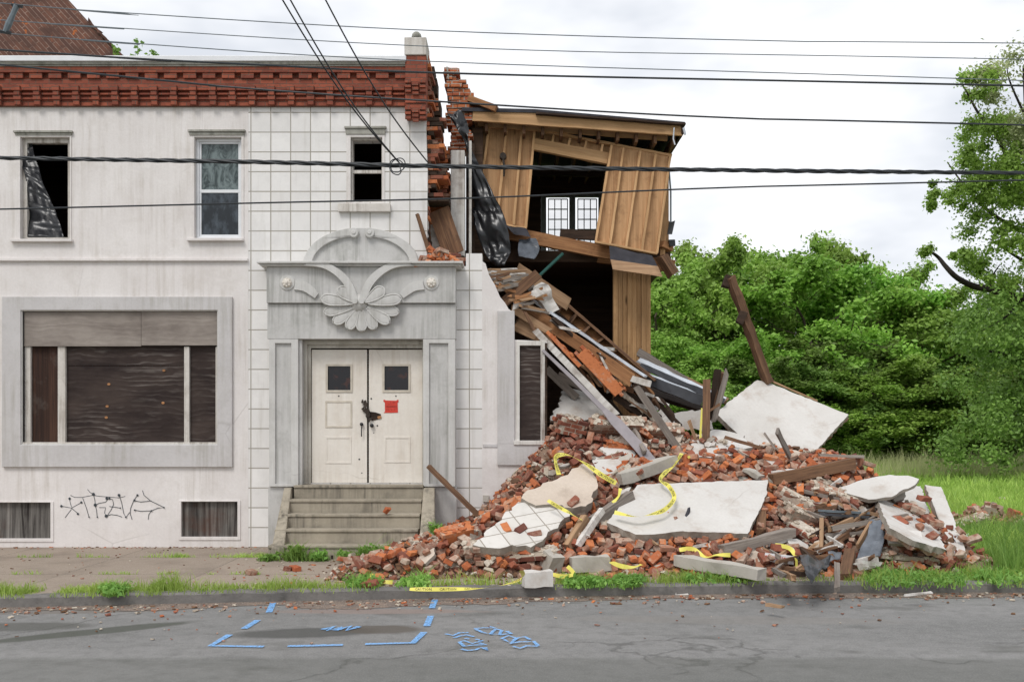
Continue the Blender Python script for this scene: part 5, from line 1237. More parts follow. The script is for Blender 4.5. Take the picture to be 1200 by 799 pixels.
# mortared lumps of two or three bricks, and splintered sticks on the collapsed slope
k_ = 0
while k_ < 26:
    a, b = rg.uniform(500, 1010), rg.uniform(515, 668); c_ = hit(a, b, .02)
    if (a < 640 and b < 605) or c_ is None or mh(c_.x, c_.y) < .1 or (740 < a < 890 and 560 < b < 622) or (565 < a < 700 and 545 < b < 640): continue
    chunk(c_, rg.uniform(0, 3), rg.uniform(-.6, .6), rg.uniform(-.6, .6), rg.choice([1, 2, 2]), rg.choice([1, 2]), rg.choice([1, 2, 3]), rg.choice(['brick_r', 'brick_o', 'brick_d', 'brick_r']), 'small lump of mortared bricks lying in the heap', group='mortared brick lumps in the heap', seed=100+k_); k_ += 1
for k_ in range(46):
    t = rg.random(); a = 612+t*150+rg.uniform(-12, 20); b = 345+t*115+rg.uniform(0, 34); an = rg.uniform(.1, 1.3); l_ = rg.uniform(10, 34)
    T('splinter_stick', 'wood scrap', 'splintered stick jammed in the collapsed slope of beams', (a, b), (a+l_*math.cos(an), b+l_*math.sin(an)), rg.uniform(.1, .6), rg.uniform(.1, .6), rg.uniform(.03, .06), rg.uniform(.02, .07), rg.choice(['palewood', 'greyplank', 'plank', 'beam', 'whitewood', 'darkwood']), absY=True, group='splintered sticks on the collapsed slope', ends=.05)
for k_ in range(20):
    t = rg.random(); T('splinter_stick', 'wood scrap', 'splintered stick jammed in the collapsed slope of beams', (572+t*40+rg.uniform(-8, 8), 322+t*38), (590+t*44+rg.uniform(-5, 20), 322+t*38+rg.uniform(-12, 16)), .2, .4, .03, .04, rg.choice(['palewood', 'beam', 'plank', 'greyplank']), absY=True, group='splintered sticks on the collapsed slope', ends=.04)
# plaster fragments
EXF = [[(747, 566), (900, 560), (878, 626), (710, 616)], [(556, 638), (607, 588), (668, 600), (626, 640)], [(611, 584), (630, 571), (687, 543), (699, 560), (690, 590)]]
def ipoly(x, y, pl):
    c = False; j = len(pl)-1
    for i in range(len(pl)):
        if (pl[i][1] > y) != (pl[j][1] > y) and x < (pl[j][0]-pl[i][0])*(y-pl[i][1])/(pl[j][1]-pl[i][1])+pl[i][0]: c = not c
        j = i
    return c
k_ = 0
while k_ < 52:
    a, b = rg.uniform(470, 1090), rg.uniform(500, 674)
    if any(ipoly(a, b, e) for e in EXF) or (a < 640 and b < 600) or (a < 560 and b < 650) or (a > 1000 and b < 560): continue
    c_ = hit(a, b, .12)
    if c_ is None or mh(c_.x, c_.y) < .1: continue
    nr_ = (nrm_at(c_.x, c_.y)+Vector((rg.uniform(-.5, .5), rg.uniform(-.6, .2), rg.uniform(-.1, .3)))).normalized(); u_ = nr_.orthogonal().normalized(); v_ = nr_.cross(u_); r_ = rg.choice([.06, .08, .1, .13, .18]); n_ = rg.randrange(5, 8); ph = rg.uniform(0, 6)
    slab('plaster_fragment', [c_+(u_*math.cos(ph+6.283*i/n_)*rg.uniform(.8, 1.9)+v_*math.sin(ph+6.283*i/n_))*r_*rg.uniform(.6, 1.1) for i in range(n_)], rg.uniform(.025, .06), rg.choice(['slab', 'slabcream', 'slabedge', 'concrete']), 'small broken piece of pale plaster in the rubble', cat='plaster piece', seed=k_, group='small plaster pieces in the rubble', rough=.012, step=.05)
    k_ += 1
# ---- sheets
loft('plastic_sheet', [on(935, 649, .36), on(943, 662, .34), on(952, 681, .2)], [on(974, 651, .36), on(972, 660, .32), on(960, 670, .25)], 16, .1, M['bplastic'], None, 21, label='crumpled black plastic lying near the kerb at the right', cat='plastic sheet')
loft('plastic_sheet', [on(1020, 610, .32), on(1014, 632, .3), on(1003, 654, .15)], [on(1038, 610, .35), on(1036, 630, .36), on(1032, 648, .25)], 16, .1, M['gplastic'], None, 23, label='folded grey plastic draped over boards below the right slabs', cat='plastic sheet')
loft('plastic_sheet', [on(970, 647, .2), on(972, 656, .2)], [on(987, 645, .2), on(985, 654, .2)], 10, .05, M['gplastic'], None, 25, label='small grey plastic scrap beside the brown timber', cat='plastic scrap')
loft('tar_sheet', [on(1104, 588, .15), on(1110, 594, .15)], [on(1128, 588, .2), on(1132, 592, .15)], 10, .06, M['tar'], None, 26, label='black roofing scrap behind the leaning strip', cat='roofing scrap')
loft('white_sheet', [on(1118, 626, .12), on(1118, 635, .08)], [on(1140, 624, .15), on(1142, 633, .08)], 10, .06, M['trimwhite'], None, 27, label='crumpled white sheet in the weeds right of the leaning strip', cat='sheet')
sg = T('printed_board', 'board', 'flat white board with faint red print near the kerb', (897, 652), (929, 656), .16, .16, .03, .1, 'trimwhite')
mb = MB(); rg = random.Random(8)
for i in range(2):
    x = -.17
    while x < .12: w_ = rg.uniform(.012, .03); mb.box(x, x+w_, -.019, -.0215, .012-i*.03, .022-i*.03); x += w_+.008
o = mb.build('print', M['paper'], origin=(0, 0, 0)); o.parent = sg
mb = MB()
for i in range(9): mb.box(X(436, -2.9)+i*.043, X(436, -2.9)+i*.043+.026, -3.0, -2.72, .01, .03)
for j in range(4): mb.box(X(436, -2.9), X(436, -2.9)+.38, -3.0+j*.085, -3.0+j*.085+.024, .012, .034)
mb.build('iron_grate', M['slate'], label='small dark iron grate lying on the pavement beside bricks', cat='grate')

# ---- yellow caution tape with its print
fc = bpy.data.curves.new('txt', 'FONT'); fc.body = 'CAUTION'; fc.size = 1; fc.resolution_u = 1
fo = bpy.data.objects.new('txt', fc); col.objects.link(fo); dg = bpy.context.evaluated_depsgraph_get()
tm = bpy.data.meshes.new_from_object(fo.evaluated_get(dg)); TV = [tuple(v.co) for v in tm.vertices]; TF = [tuple(p.vertices) for p in tm.polygons]
bpy.data.objects.remove(fo); bpy.data.curves.remove(fc)
tx0, tx1 = min(v[0] for v in TV), max(v[0] for v in TV); ty1 = max(v[1] for v in TV)
def tape(pts, label, w=.075, tilt=(0, -.75, .65), txt=True, tw=.75):
    w *= .78
    pts = [Vector(p) for p in pts]; q = [Vector(p) for p in sm([tuple(p) for p in pts], 8)]
    n_ = Vector(tilt).normalized(); mb = MB(); vs = []; cum = [0]; fr_ = []
    for i, p in enumerate(q):
        t = (q[min(i+1, len(q)-1)]-q[max(i-1, 0)]).normalized(); nn_ = (Matrix.Rotation(math.sin(i*.23)*tw, 3, t)@n_) if tw else n_
        s_ = t.cross(nn_).normalized(); fr_.append((p, s_, nn_))
        vs += [p-s_*w/2, p+s_*w/2]
        if i: cum.append(cum[-1]+(p-q[i-1]).length)
    mb.add(vs, [(2*i, 2*i+1, 2*i+3, 2*i+2) for i in range(len(q)-1)])
    o = mb.build('caution_tape', M['tape'], smooth=True, label=label, cat='caution tape')
    if txt:
        tb = MB(); sc = w*.62/ty1; ln = (tx1-tx0)*sc; u = .06
        while u+ln < cum[-1]:
            out_ = []
            for vx, vy, _ in TV:
                d = u+(vx-tx0)*sc; i = 0
                while i < len(cum)-2 and cum[i+1] < d: i += 1
                f = (d-cum[i])/max(1e-6, cum[i+1]-cum[i]); p = fr_[i][0].lerp(fr_[i+1][0], f); s_ = fr_[i][1].lerp(fr_[i+1][1], f); nn_ = fr_[i][2]
                sg_ = -1 if s_.z > 0 or (abs(s_.z) < .1 and s_.y > 0) else 1
                out_.append(p-s_*(vy*sc-w*.31)+s_*0+nn_*.004)
            tb.add(out_, TF); u += ln+.09
        t_ = tb.build('lettering', M['black'], origin=tuple(o.location)); t_.parent = o; t_.location = (0, 0, 0)
    return o
tape([on(655, 556, .3), on(651, 536, .32), on(664, 533, .35), on(683, 541, .45), on(706, 557, .5), on(722, 566, .42)], 'yellow caution tape arching over the cream plaster lump', .085)
tape([on(727, 572, .42), on(725, 581, .4), on(718, 589, .34)], 'short end of yellow tape hanging below the arched tape', .06, txt=False)
tape([on(642, 586, .46), on(655, 594, .46), on(668, 601, .44), on(682, 609, .34)], 'yellow tape lying over the edge of the tiled slab', .06)
tape([on(799, 531, .25), on(790, 545, .3), on(780, 553, .34), on(774, 562, .34), on(784, 570, .37), on(790, 583, .39), on(780, 596, .41), on(765, 602, .42), on(745, 605, .44), on(720, 600, .44)], 'yellow caution tape looping across the broad middle slab', .075, tilt=(0, -.6, .8))
tape([P(823, 478, .05), P(821, 505, -.05), P(820, 528, -.2), on(806, 536, .25)], 'yellow tape hanging behind the upright brown post', .05, txt=False)
tape([on(480, 690, .03), on(520, 690, .03), on(560, 689, .03), on(590, 685, .05), on(612, 677, .16), on(611, 668, .3)], 'yellow tape trailing on the pavement edge to the white block', .06, tilt=(0, -.5, .85))
tape([on(645, 672, .1), on(660, 675, .1), on(672, 672, .14), on(665, 663, .2)], 'twisted yellow tape in front of the square stone block', .06, txt=False)
tape([on(716, 658, .2), on(728, 663, .2), on(742, 664, .18), on(752, 661, .2)], 'yellow tape scrap between bricks right of the stone block', .07, txt=False)
tape([on(796, 644, .2), on(812, 643, .22), on(826, 652, .2), on(840, 650, .2), on(856, 650, .2)], 'yellow tape scrap above the long stone sill', .07, txt=False)
tape([on(908, 638, .2), on(925, 642, .22), on(932, 652, .2), on(934, 665, .12)], 'yellow tape tangled by the crumpled black plastic', .07, txt=False)
tape([on(418, 676, .06), on(428, 681, .05), on(436, 672, .06), on(440, 680, .05), on(460, 682, .04)], 'yellow tape scrap on the pavement beside the iron grate', .06, txt=False)
# ------------------------------------------------------------------ loose bricks
def brick_mesh(name, m, rg, L_=.2, W_=.097, H_=.062, chip=.3, frag=False):
    import bmesh
    bm = bmesh.new(); bmesh.ops.create_cube(bm, size=1)
    for v in bm.verts: v.co = Vector((v.co.x*L_, v.co.y*W_, v.co.z*H_))
    if frag:                                       # broken end
        n_ = Vector((1, rg.uniform(-.7, .7), rg.uniform(-.5, .5))).normalized(); r_ = bmesh.ops.bisect_plane(bm, geom=bm.verts[:]+bm.edges[:]+bm.faces[:], plane_co=Vector((rg.uniform(-.03, .05), 0, 0)), plane_no=n_, clear_outer=True)
        bmesh.ops.holes_fill(bm, edges=bm.edges[:])
    for _ in range(rg.choice([0, 1, 2, 3])):       # knocked-off corners
        c = Vector((rg.choice([-1, 1])*L_/2, rg.choice([-1, 1])*W_/2, rg.choice([-1, 1])*H_/2))
        n_ = Vector((c.x/L_*rg.uniform(.4, 2), c.y/W_*rg.uniform(.4, 2), c.z/H_*rg.uniform(.4, 2))).normalized()
        bmesh.ops.bisect_plane(bm, geom=bm.verts[:]+bm.edges[:]+bm.faces[:], plane_co=c*rg.uniform(.68, .9), plane_no=n_, clear_outer=True); bmesh.ops.holes_fill(bm, edges=bm.edges[:])
    bmesh.ops.subdivide_edges(bm, edges=[e for e in bm.edges if e.calc_length() > .05], cuts=2, use_grid_fill=True)
    bmesh.ops.bevel(bm, geom=[e for e in bm.edges if len(e.link_faces) == 2 and e.calc_face_angle(0) > .5], offset=.004, segments=1, affect='EDGES')
    for v in bm.verts: v.co += Vector((mnoise.noise(v.co*30+Vector((rg.seed_ if hasattr(rg, 'seed_') else 0, 0, 0))), mnoise.noise(v.co*30+Vector((0, 9, 0))), mnoise.noise(v.co*30+Vector((0, 0, 9)))))*.0035
    bm.normal_update(); me = bpy.data.meshes.new(name); bm.to_mesh(me); bm.free(); me.materials.append(M[m]); return me
rg = random.Random(12)
KM = {'brick_o': [], 'brick_r': [], 'brick_d': []}
for k_, m_ in enumerate(KM):
    for i in range(9): s__ = 1 if i < 3 else rg.uniform(.68, 1); KM[m_].append(brick_mesh('brick', m_, rg, (.2+rg.uniform(-.01, .01))*s__, .097*(s__*.3+.7), .062*(s__*.4+.6), frag=i > 2))
LAB = {'brick_o': 'loose bright orange brick among the tumbled bricks', 'brick_r': 'loose dark red brick among the tumbled bricks', 'brick_d': 'loose brick whitened by mortar among the tumbled bricks'}
GRP = {'brick_o': 'loose orange bricks', 'brick_r': 'loose dark red bricks', 'brick_d': 'loose mortar-whitened bricks'}
def place(o, p, nr, rg, tilt):
    q = nr.to_track_quat('Z', 'Y').to_matrix().to_4x4()
    o.matrix_basis = Matrix.Translation(p)@q@Matrix.Rotation(rg.uniform(0, 6.28), 4, 'Z')@Matrix.Rotation(rg.gauss(0, tilt), 4, 'X')@Matrix.Rotation(rg.gauss(0, tilt), 4, 'Y')
NB = [0]
def brick_at(p, m, nr=Vector((0, 0, 1)), tilt=.3, rg=rg, label=None, i=None):
    me = KM[m][i if i is not None else rg.randrange(9)]
    o = bpy.data.objects.new('brick', me); col.objects.link(o); place(o, p, nr, rg, tilt); NB[0] += 1
    return tag(o, label=label or LAB[m], cat='brick', group=GRP[m] if not label else None)
def inpoly(x, y, pl):
    c = False; j = len(pl)-1
    for i in range(len(pl)):
        if (pl[i][1] > y) != (pl[j][1] > y) and x < (pl[j][0]-pl[i][0])*(y-pl[i][1])/(pl[j][1]-pl[i][1])+pl[i][0]: c = not c
        j = i
    return c
EXC = [[(840, 484), (888, 442), (993, 488), (952, 530), (868, 510)], [(754, 568), (900, 563), (880, 618), (840, 606), (790, 600), (730, 608), (712, 612)], [(560, 632), (607, 588), (668, 600), (626, 634), (590, 637)],
       [(611, 583), (630, 571), (687, 543), (699, 560), (694, 588), (650, 592)], [(978, 573), (1043, 556), (1077, 561), (1018, 585)], [(1030, 586), (1079, 569), (1105, 640), (1060, 620)], [(1084, 567), (1103, 570), (1133, 650), (1118, 649)],
       [(1040, 620), (1079, 622), (1082, 637), (1042, 636)], [(696, 553), (704, 524), (742, 521), (728, 550)], [(938, 600), (1020, 590), (1036, 650), (960, 672), (936, 664)], [(725, 567), (725, 555), (789, 535), (792, 548)],
       [(640, 560), (575, 560), (500, 560), (500, 610), (560, 612), (610, 570)]]
REG = [([(480, 650), (560, 622), (640, 640), (1000, 640), (1010, 672), (640, 676), (500, 668)], 9, .32, .30, .38),
       ([(400, 658), (470, 650), (600, 660), (1000, 668), (1000, 684), (640, 686), (480, 678), (420, 672)], 1.5, .3, .3, .4), ([(440, 652), (500, 640), (520, 664), (460, 668)], 2, .3, .3, .4),
       ([(560, 600), (640, 560), (720, 560), (740, 640), (560, 650)], 4, .28, .36, .36),
       ([(745, 612), (800, 600), (880, 618), (900, 650), (740, 655)], 5, .40, .25, .35),
       ([(778, 545), (800, 525), (1000, 535), (990, 560), (905, 568), (790, 566)], 7, .42, .24, .34),
       ([(890, 560), (1020, 540), (1010, 600), (940, 625), (890, 625)], 6, .3, .3, .4),
       ([(700, 530), (750, 538), (745, 560), (716, 566)], 3, .8, .1, .1), ([(645, 500), (700, 500), (712, 560), (690, 545), (645, 530)], 3, .1, .6, .3),
       ([(560, 615), (590, 590), (610, 575), (600, 600), (570, 625)], 2, .3, .5, .2), ([(1040, 640), (1130, 640), (1130, 664), (1040, 664)], 1.6, .2, .5, .3),
       ([(1100, 590), (1200, 580), (1200, 620), (1110, 640)], 1.6, .1, .2, .7)]
pool = [r_ for r_ in REG for _ in range(int(r_[1]*2))]
cand = []; grid = {}; tries = 0
while len(cand) < 1250 and tries < 60000:
    tries += 1; r_ = rg.choice(pool); pl = r_[0]; a = rg.uniform(min(p[0] for p in pl), max(p[0] for p in pl)); b = rg.uniform(min(p[1] for p in pl), max(p[1] for p in pl))
    if not inpoly(a, b, pl) or any(inpoly(a, b, e) for e in EXC): continue
    up = rg.choice([.03, .05, .09, .13, .16]); h = hit(a, b, up)
    if h is None or (h.x < X(640)+.05 and h.y > -.12) or (h.z < .02): continue
    if mh(h.x, h.y) < .04:
        if up > .05 or h.y < kerbY(h.x)+.34 or rg.random() < .45: continue
        h.z = .034
    if h.x < .02 and h.y < -.1 and -1.5 < h.y and h.x < X(511): pass
    key = (round(h.x/.13), round(h.y/.13), round(h.z/.1))
    if any((key[0]+i, key[1]+j, key[2]+k) in grid and (grid[(key[0]+i, key[1]+j, key[2]+k)]-h).length < .105 for i in (-1, 0, 1) for j in (-1, 0, 1) for k in (-1, 0, 1)): continue
    grid[key] = h; w_ = rg.random(); m_ = 'brick_o' if w_ < r_[2] else ('brick_r' if w_ < r_[2]+r_[3] else 'brick_d'); cand.append((h, m_, up))
cand.sort(key=lambda c: (c[0].y-3*c[2]))
# special bricks first (each has its own label)
def at_slab(a, b, m, label, up=.3, i=None):
    return brick_at(on(a, b, up), m, nrm_at(*on(a, b, up).xy), .15, rg, label, i)
at_slab(611, 620, 'brick_r', 'long red brick lying on the upper part of the tiled slab', .26, 0)
at_slab(626, 627, 'brick_r', 'dark brick at the right edge of the tiled slab', .26, 1)
at_slab(593, 619, 'brick_o', 'orange brick on the left part of the tiled slab', .24, 2)
at_slab(581, 626, 'brick_o', 'small orange brick piece low on the tiled slab', .22, 5)
at_slab(672, 588, 'brick_r', 'brick lying where the cream plaster lump ends', .34, 1)
q = Vector((X(432, -4.1), -4.05, .06)); brick_at(q, 'brick_r', Vector((.1, -.2, 1)).normalized(), .1, rg, 'whole red brick tipped over the kerb edge', 0)
brick_at(Vector((X(293, -3), -2.95, .035)), 'brick_r', tilt=.02, label='white-topped brick standing alone on the pavement', i=2)
brick_at(Vector((X(346, -2.6), -2.6, .035)), 'brick_o', tilt=.02, label='orange brick alone on the pavement left of the grate', i=1)
brick_at(Vector((X(333, -2.6), -2.62, .03)), 'brick_r', tilt=.02, label='half brick next to the lone orange brick on the pavement', i=4)
for a, b, m_, lab in ((404, 655, 'brick_o', 'orange brick lying before the steps, leftmost of its row'), (414, 650, 'brick_o', 'orange brick propped behind the leftmost of the row by the steps'), (427, 655, 'brick_r', 'red brick in the row before the steps, next to the weeds'), (445, 656, 'brick_o', 'orange brick before the right end of the steps'), (453, 663, 'brick_r', 'red brick in front of the stair cheek wall'), (487, 640, 'brick_r', 'red brick standing at the foot of the right cheek wall'), (440, 681, 'brick_o', 'pale orange brick on the yellow tape by the grate'), (447, 676, 'brick_o', 'orange brick lying on the iron grate')):
    brick_at(on(a, b, .05), m_, tilt=.2, label=lab)
for a, b, m_ in ((1102, 590, 'brick_r'), (1106, 577, 'brick_r')): pass
for k_, (a, b, lab) in enumerate(((1066, 593, 'dark brick highest on the brick-strewn pale slab'), (1076, 597, 'mortared brick next to the highest one on the pale slab'), (1083, 584, 'red brick against the leaning stucco strip'), (1064, 606, 'brick in the middle of the brick-strewn pale slab'), (1088, 608, 'dark brick low beside the leaning stucco strip'), (1096, 612, 'lowest dark brick beside the leaning stucco strip'), (1092, 628, 'long dark brick at the lower edge of the pale slab'), (1080, 618, 'whitened brick low on the pale slab'), (1055, 610, 'dark brick beside the stick on the pale slab'))):
    at_slab(a, b, ('brick_r', 'brick_d')[k_ % 2], lab, .30, k_ % 4)
# bricks on the portal cornice
for k_ in range(46):
    h = 0 if k_ < 16 else 1 if k_ < 30 else 2 if k_ < 40 else 3; a = rg.uniform(492+h*5, 538-h*6); b = 308.5-h*4.6
    m_ = rg.choice(['brick_o', 'brick_d']); o = brick_at(P(a, b, -.2-.12*rg.random()), m_, tilt=.4, i=rg.choice([4, 5, 6, 2]))
    o['label'] = {'brick_o': 'orange brick piece heaped on the portal cornice', 'brick_d': 'whitened brick piece heaped on the portal cornice'}[m_]; o['group'] = {'brick_o': 'orange bricks on the portal cornice', 'brick_d': 'whitened bricks on the portal cornice'}[m_]
q = P(456, 613, -.9); q.z = hs[2]+.05; brick_at(q, 'brick_o', tilt=.9, label='orange brick shard lying on the middle step', i=5)
left = 298-NB[0]
for h, m_, up in cand[:left]:
    brick_at(h, m_, nrm_at(h.x, h.y), .42, rg)
# the rest as one mass: bricks, halves and small lumps
bm_ = {m_: MB() for m_ in ('o', 'r', 'd')}; sh = MB()
def put(mb, me, Mx, k=0): mb.mi = k; mb.add([Mx@v.co for v in me.vertices], [tuple(p.vertices) for p in me.polygons])
class Dm: matrix_basis = None
mass = MB(); order = {'brick_o': 0, 'brick_r': 1, 'brick_d': 2}
def rest(h, m_, t=.5):
    d = Dm(); place(d, h, nrm_at(h.x, h.y), rg, t); put(mass, KM[m_][rg.randrange(9)], d.matrix_basis, order[m_])
for h, m_, up in cand[left:]: rest(h, m_)
def inexc(x, y):
    z = mh(x, y)+.1; a = 600+x/(D+y)*FP; b = HY-(z-CH)*FP/(D+y); return inpoly(a, b, EXC[8])
n_ = 0
while n_ < 1000:
    x = rg.uniform(-2.3, 6.8); y = rg.uniform(-3.7, 2.6)
    if covered(x, y) or mh(x, y) < .05 or inexc(x, y): continue
    rest(Vector((x, y, mh(x, y)+rg.uniform(-.02, .05))), rg.choice(['brick_r', 'brick_d', 'brick_r', 'brick_d', 'brick_o'])); n_ += 1
n_ = 0
while n_ < 9000:                                    # shards and mortar lumps
    x = rg.uniform(-2.6, 9.4); y = rg.uniform(-3.9, 3.2); h = mh(x, y)
    if covered(x, y) or h < -.02 or inexc(x, y): continue
    s_ = rg.choice([.02, .03, .03, .045, .07]); mass.mi = rg.choice([0, 1, 2, 3, 3, 1, 4])
    Mx = Matrix.Translation((x, y, h+s_*.2+rg.uniform(0, .05)))@Matrix.Rotation(rg.uniform(0, 3), 4, 'Z')@Matrix.Rotation(rg.uniform(-1, 1), 4, 'X')@Matrix.Rotation(rg.uniform(-1, 1), 4, 'Y')
    mass.obox(Mx, s_*rg.uniform(.8, 2), s_, s_*rg.uniform(.4, .9), .35, rg); n_ += 1
mass.build('broken_bricks', [M['brick_o'], M['brick_r'], M['brick_d'], M['mortar'], M['plank']], kind='stuff', label='broken bricks and mortar lumps covering the heap', cat='bricks', origin=(2, -1, 0))
# crumbs on pavement, road edge and steps
cr_ = MB(); n_ = 0
while n_ < 1500:
    w_ = rg.random()
    if w_ < .45: x = rg.uniform(-6, 8); y = kerbY(x)-abs(rg.gauss(0, .3))-.03; z = RZ+.012
    elif w_ < .75: x = rg.gauss(-1.0, 1.2); y = rg.uniform(-3.9, -1.7); z = .01
    elif w_ < .85: x = rg.uniform(-8, -2.5); y = -abs(rg.gauss(0, .12))-.02; z = .01
    elif w_ < .93: x = rg.uniform(-7, 7); y = kerbY(x)-rg.uniform(.1, 2.4); z = RZ+.012
    else: x = rg.uniform(-7, -2); y = rg.uniform(-4, -.3); z = .01
    s_ = rg.choice([.01, .014, .02, .03 if w_ < .8 else .012]); cr_.mi = rg.choice([0, 1, 2, 2, 3, 3, 4, 4])
    cr_.obox(Matrix.Translation((x, y, z))@Matrix.Rotation(rg.uniform(0, 3), 4, 'Z')@Matrix.Rotation(rg.uniform(-.5, .5), 4, 'X'), s_*rg.uniform(.8, 2.2), s_, s_*.5, .35, rg); n_ += 1
cr_.build('scattered_crumbs', [M['brick_o'], M['brick_r'], M['brick_d'], M['mortar'], M['plank']], kind='stuff', label='small crumbs of brick, mortar and dead leaves on pavement and gutter', cat='crumbs', origin=(0, -3, 0))

# ------------------------------------------------------------------ vegetation
NPR = np.random.default_rng(5)
def npmesh(name, V, F, mats, mi=None):
    me = bpy.data.meshes.new(name); nf, k = F.shape
    me.vertices.add(len(V)); me.vertices.foreach_set('co', V.astype(np.float32).ravel())
    me.loops.add(nf*k); me.loops.foreach_set('vertex_index', F.astype(np.int32).ravel())
    me.polygons.add(nf); me.polygons.foreach_set('loop_start', np.arange(0, nf*k, k, dtype=np.int32)); me.polygons.foreach_set('loop_total', np.full(nf, k, dtype=np.int32))
    for m in mats: me.materials.append(m)
    if mi is not None: me.polygons.foreach_set('material_index', mi.astype(np.int32))
    me.update(calc_edges=True); me.validate(); return me
def leaves(cent, rad, n_per, size, seed, upb=.55, flat=.8):
    """leaf quads (kite shaped, folded a little) scattered in clumps"""
    g = np.random.default_rng(seed); cent = np.array(cent, float); rad = np.array(rad, float); N_ = len(cent)*n_per
    c = np.repeat(cent, n_per, 0); r_ = np.repeat(rad, n_per); d = g.normal(size=(N_, 3)); d /= np.linalg.norm(d, axis=1)[:, None]
    rr = r_*np.minimum(np.abs(g.normal(size=N_))*.52+.12, 1.5); p = c+d*rr[:, None]*np.array([1, 1, flat])
    nrm = d*.7+g.normal(size=(N_, 3))*.75+np.array([0, 0, upb]); nrm /= np.linalg.norm(nrm, axis=1)[:, None]
    t = np.cross(nrm, g.normal(size=(N_, 3))); t /= np.linalg.norm(t, axis=1)[:, None]; b = np.cross(nrm, t)
    s_ = size*(.6+.8*g.random(N_))[:, None]
    V = np.stack([p-t*s_*.5, p+b*s_*.28-t*s_*.02, p+t*s_*.5-nrm*s_*.12, p-b*s_*.28-t*s_*.02], 1).reshape(-1, 3)
    return V, np.arange(N_*4).reshape(-1, 4)
def tree_parts(seed, h, rad, base=.12, nl=15, n_per=230, size=.2, clump=.85, asp=1.0, trunk=.2, low=False):
    rg = random.Random(seed); mb = MB(); cent = []; rr = []
    tp = [Vector((0, 0, 0))]
    for i in range(1, 7): tp.append(Vector((rg.uniform(-.2, .2)*i*.5, rg.uniform(-.2, .2)*i*.5, h*.9*i/6)))
    mb.tube(tp, [trunk*(1-.14*i) for i in range(7)], 8)
    for i in range(nl):
        t = base+(1-base)*(i+.5)/nl*.93; z = h*t; k = min(5, int(t/.9*6)); o_ = tp[k].lerp(tp[k+1], t/.9*6-k) if k < 6 else tp[6]
        a = i*2.4+rg.uniform(-.5, .5); prof = math.sin(math.pi*min(1, (t-base*.3)/(1.02-base*.3))**.75)**.6
        ln = rad*prof*rg.uniform(.75, 1.15); e = o_+Vector((math.cos(a)*ln, math.sin(a)*ln*asp, h*.10*rg.uniform(.2, 1.5)))
        m1 = o_.lerp(e, .5)+Vector((0, 0, -.1*ln*.3)); mb.tube([o_, m1, e], [trunk*.32*(1.1-t), trunk*.22*(1.1-t)+.01, .012], 5)
        for j in range(8):
            f = .3+.1*j; q = o_.lerp(e, f); b_ = a+rg.uniform(-1.4, 1.4); l2 = ln*rg.uniform(.2, .6); e2 = q+Vector((math.cos(b_)*l2, math.sin(b_)*l2, rg.uniform(-.5, .9)*l2))
            mb.tube([q, e2], [.03, .01], 4); cent.append(e2); rr.append(clump*rg.uniform(.6, 1.15))
        cent.append(e); rr.append(clump*rg.uniform(.7, 1.1))
    for _ in range(6): cent.append(tp[6]+Vector((rg.uniform(-.8, .8), rg.uniform(-.8, .8), rg.uniform(-.5, h*.1)))); rr.append(clump*rg.uniform(.4, .9))
    V, F = leaves([tuple(c) for c in cent], rr, n_per, size, seed)
    me = bpy.data.meshes.new('trunk'); me.from_pydata(mb.v, [], mb.f); me.materials.append(M['bark']); me.update()
    return me, (V, F)
KT = []
for i, (sd_, h, r_, lf, b_) in enumerate(((1, 10, 3.3, 'leafA', .06), (2, 10, 3.0, 'leafB', .08), (3, 10, 3.6, 'leafE', .05), (4, 10, 3.2, 'leafC', .04))):
    tm_, (V, F) = tree_parts(sd_, h, r_, b_, nl=20, n_per=210, size=.23, clump=.74); KT.append((tm_, npmesh('crown', V, F, [M[lf]])))
def tree(kind, x, y, h, wd, label, name='tree', cat='tree', group=None):
    s_ = h/10; z = gz(x, y)-.05
    r0 = empty(name, (x, y, z), label, cat, group); r0.rotation_euler = (0, 0, rnd.uniform(0, 6.28)); r0.scale = (s_*wd, s_*wd, s_*.90)
    for nm, me in zip(('trunk', 'crown'), KT[kind]):
        o = bpy.data.objects.new(nm, me); col.objects.link(o); o.parent = r0
    return r0
TG = 'trees along the far edge of the lot'
def tpx(a, py, Y):                                   # foot x and height from a crown top in the photo
    x = X(a, Y); return x, Z(py, Y)-gz(x, Y)
spec = [(0, 772, 292, 34, 1.05, 'mid green tree rising right beside the torn house wall'), (0, 815, 270, 40, 1.2, 'mid green tree behind the gap right of the torn house'), (0, 850, 282, 36, 1.1, 'mid green tree just left of the leaning post top'),
        (2, 905, 270, 42, 1.3, 'bright green tree with flat crown behind the leaning post'), (2, 938, 292, 34, 1.3, 'bright green tree right of the leaning post'), (0, 990, 268, 44, .9, 'tallest narrow tree with a pointed tip in the background row'),
        (2, 1000, 300, 36, 1.2, 'bright green broad tree in the middle of the background row'), (0, 1045, 305, 38, 1.0, 'mid green tree at the right shoulder of the background row'), (0, 1078, 332, 34, 1.2, 'mid green tree at the low right end of the background row'),
        (3, 960, 390, 31, 1.3, 'dark low tree behind the large tilted slab'), (3, 1030, 400, 31, 1.3, 'dark low tree above the grass right of the heap'), (2, 870, 380, 31, 1.3, 'bright low tree behind the upright brown post'),
        (3, 1120, 400, 36, 1.2, 'dark tree in the gap under the arching branch'), (3, 1165, 365, 40, 1.3, 'dark tree behind the big right-hand tree'), (0, 1205, 330, 44, 1.3, 'mid green tree at the far right edge'),
        (0, 790, 380, 30, 1.1, 'low mid green tree next to the board wall of the torn house')]
for k, a, b, Y, wd, lab in spec:
    x, h = tpx(a, b, Y); tree(k, x, Y, h, wd*9/h if h > 9 else wd, lab, group=TG)
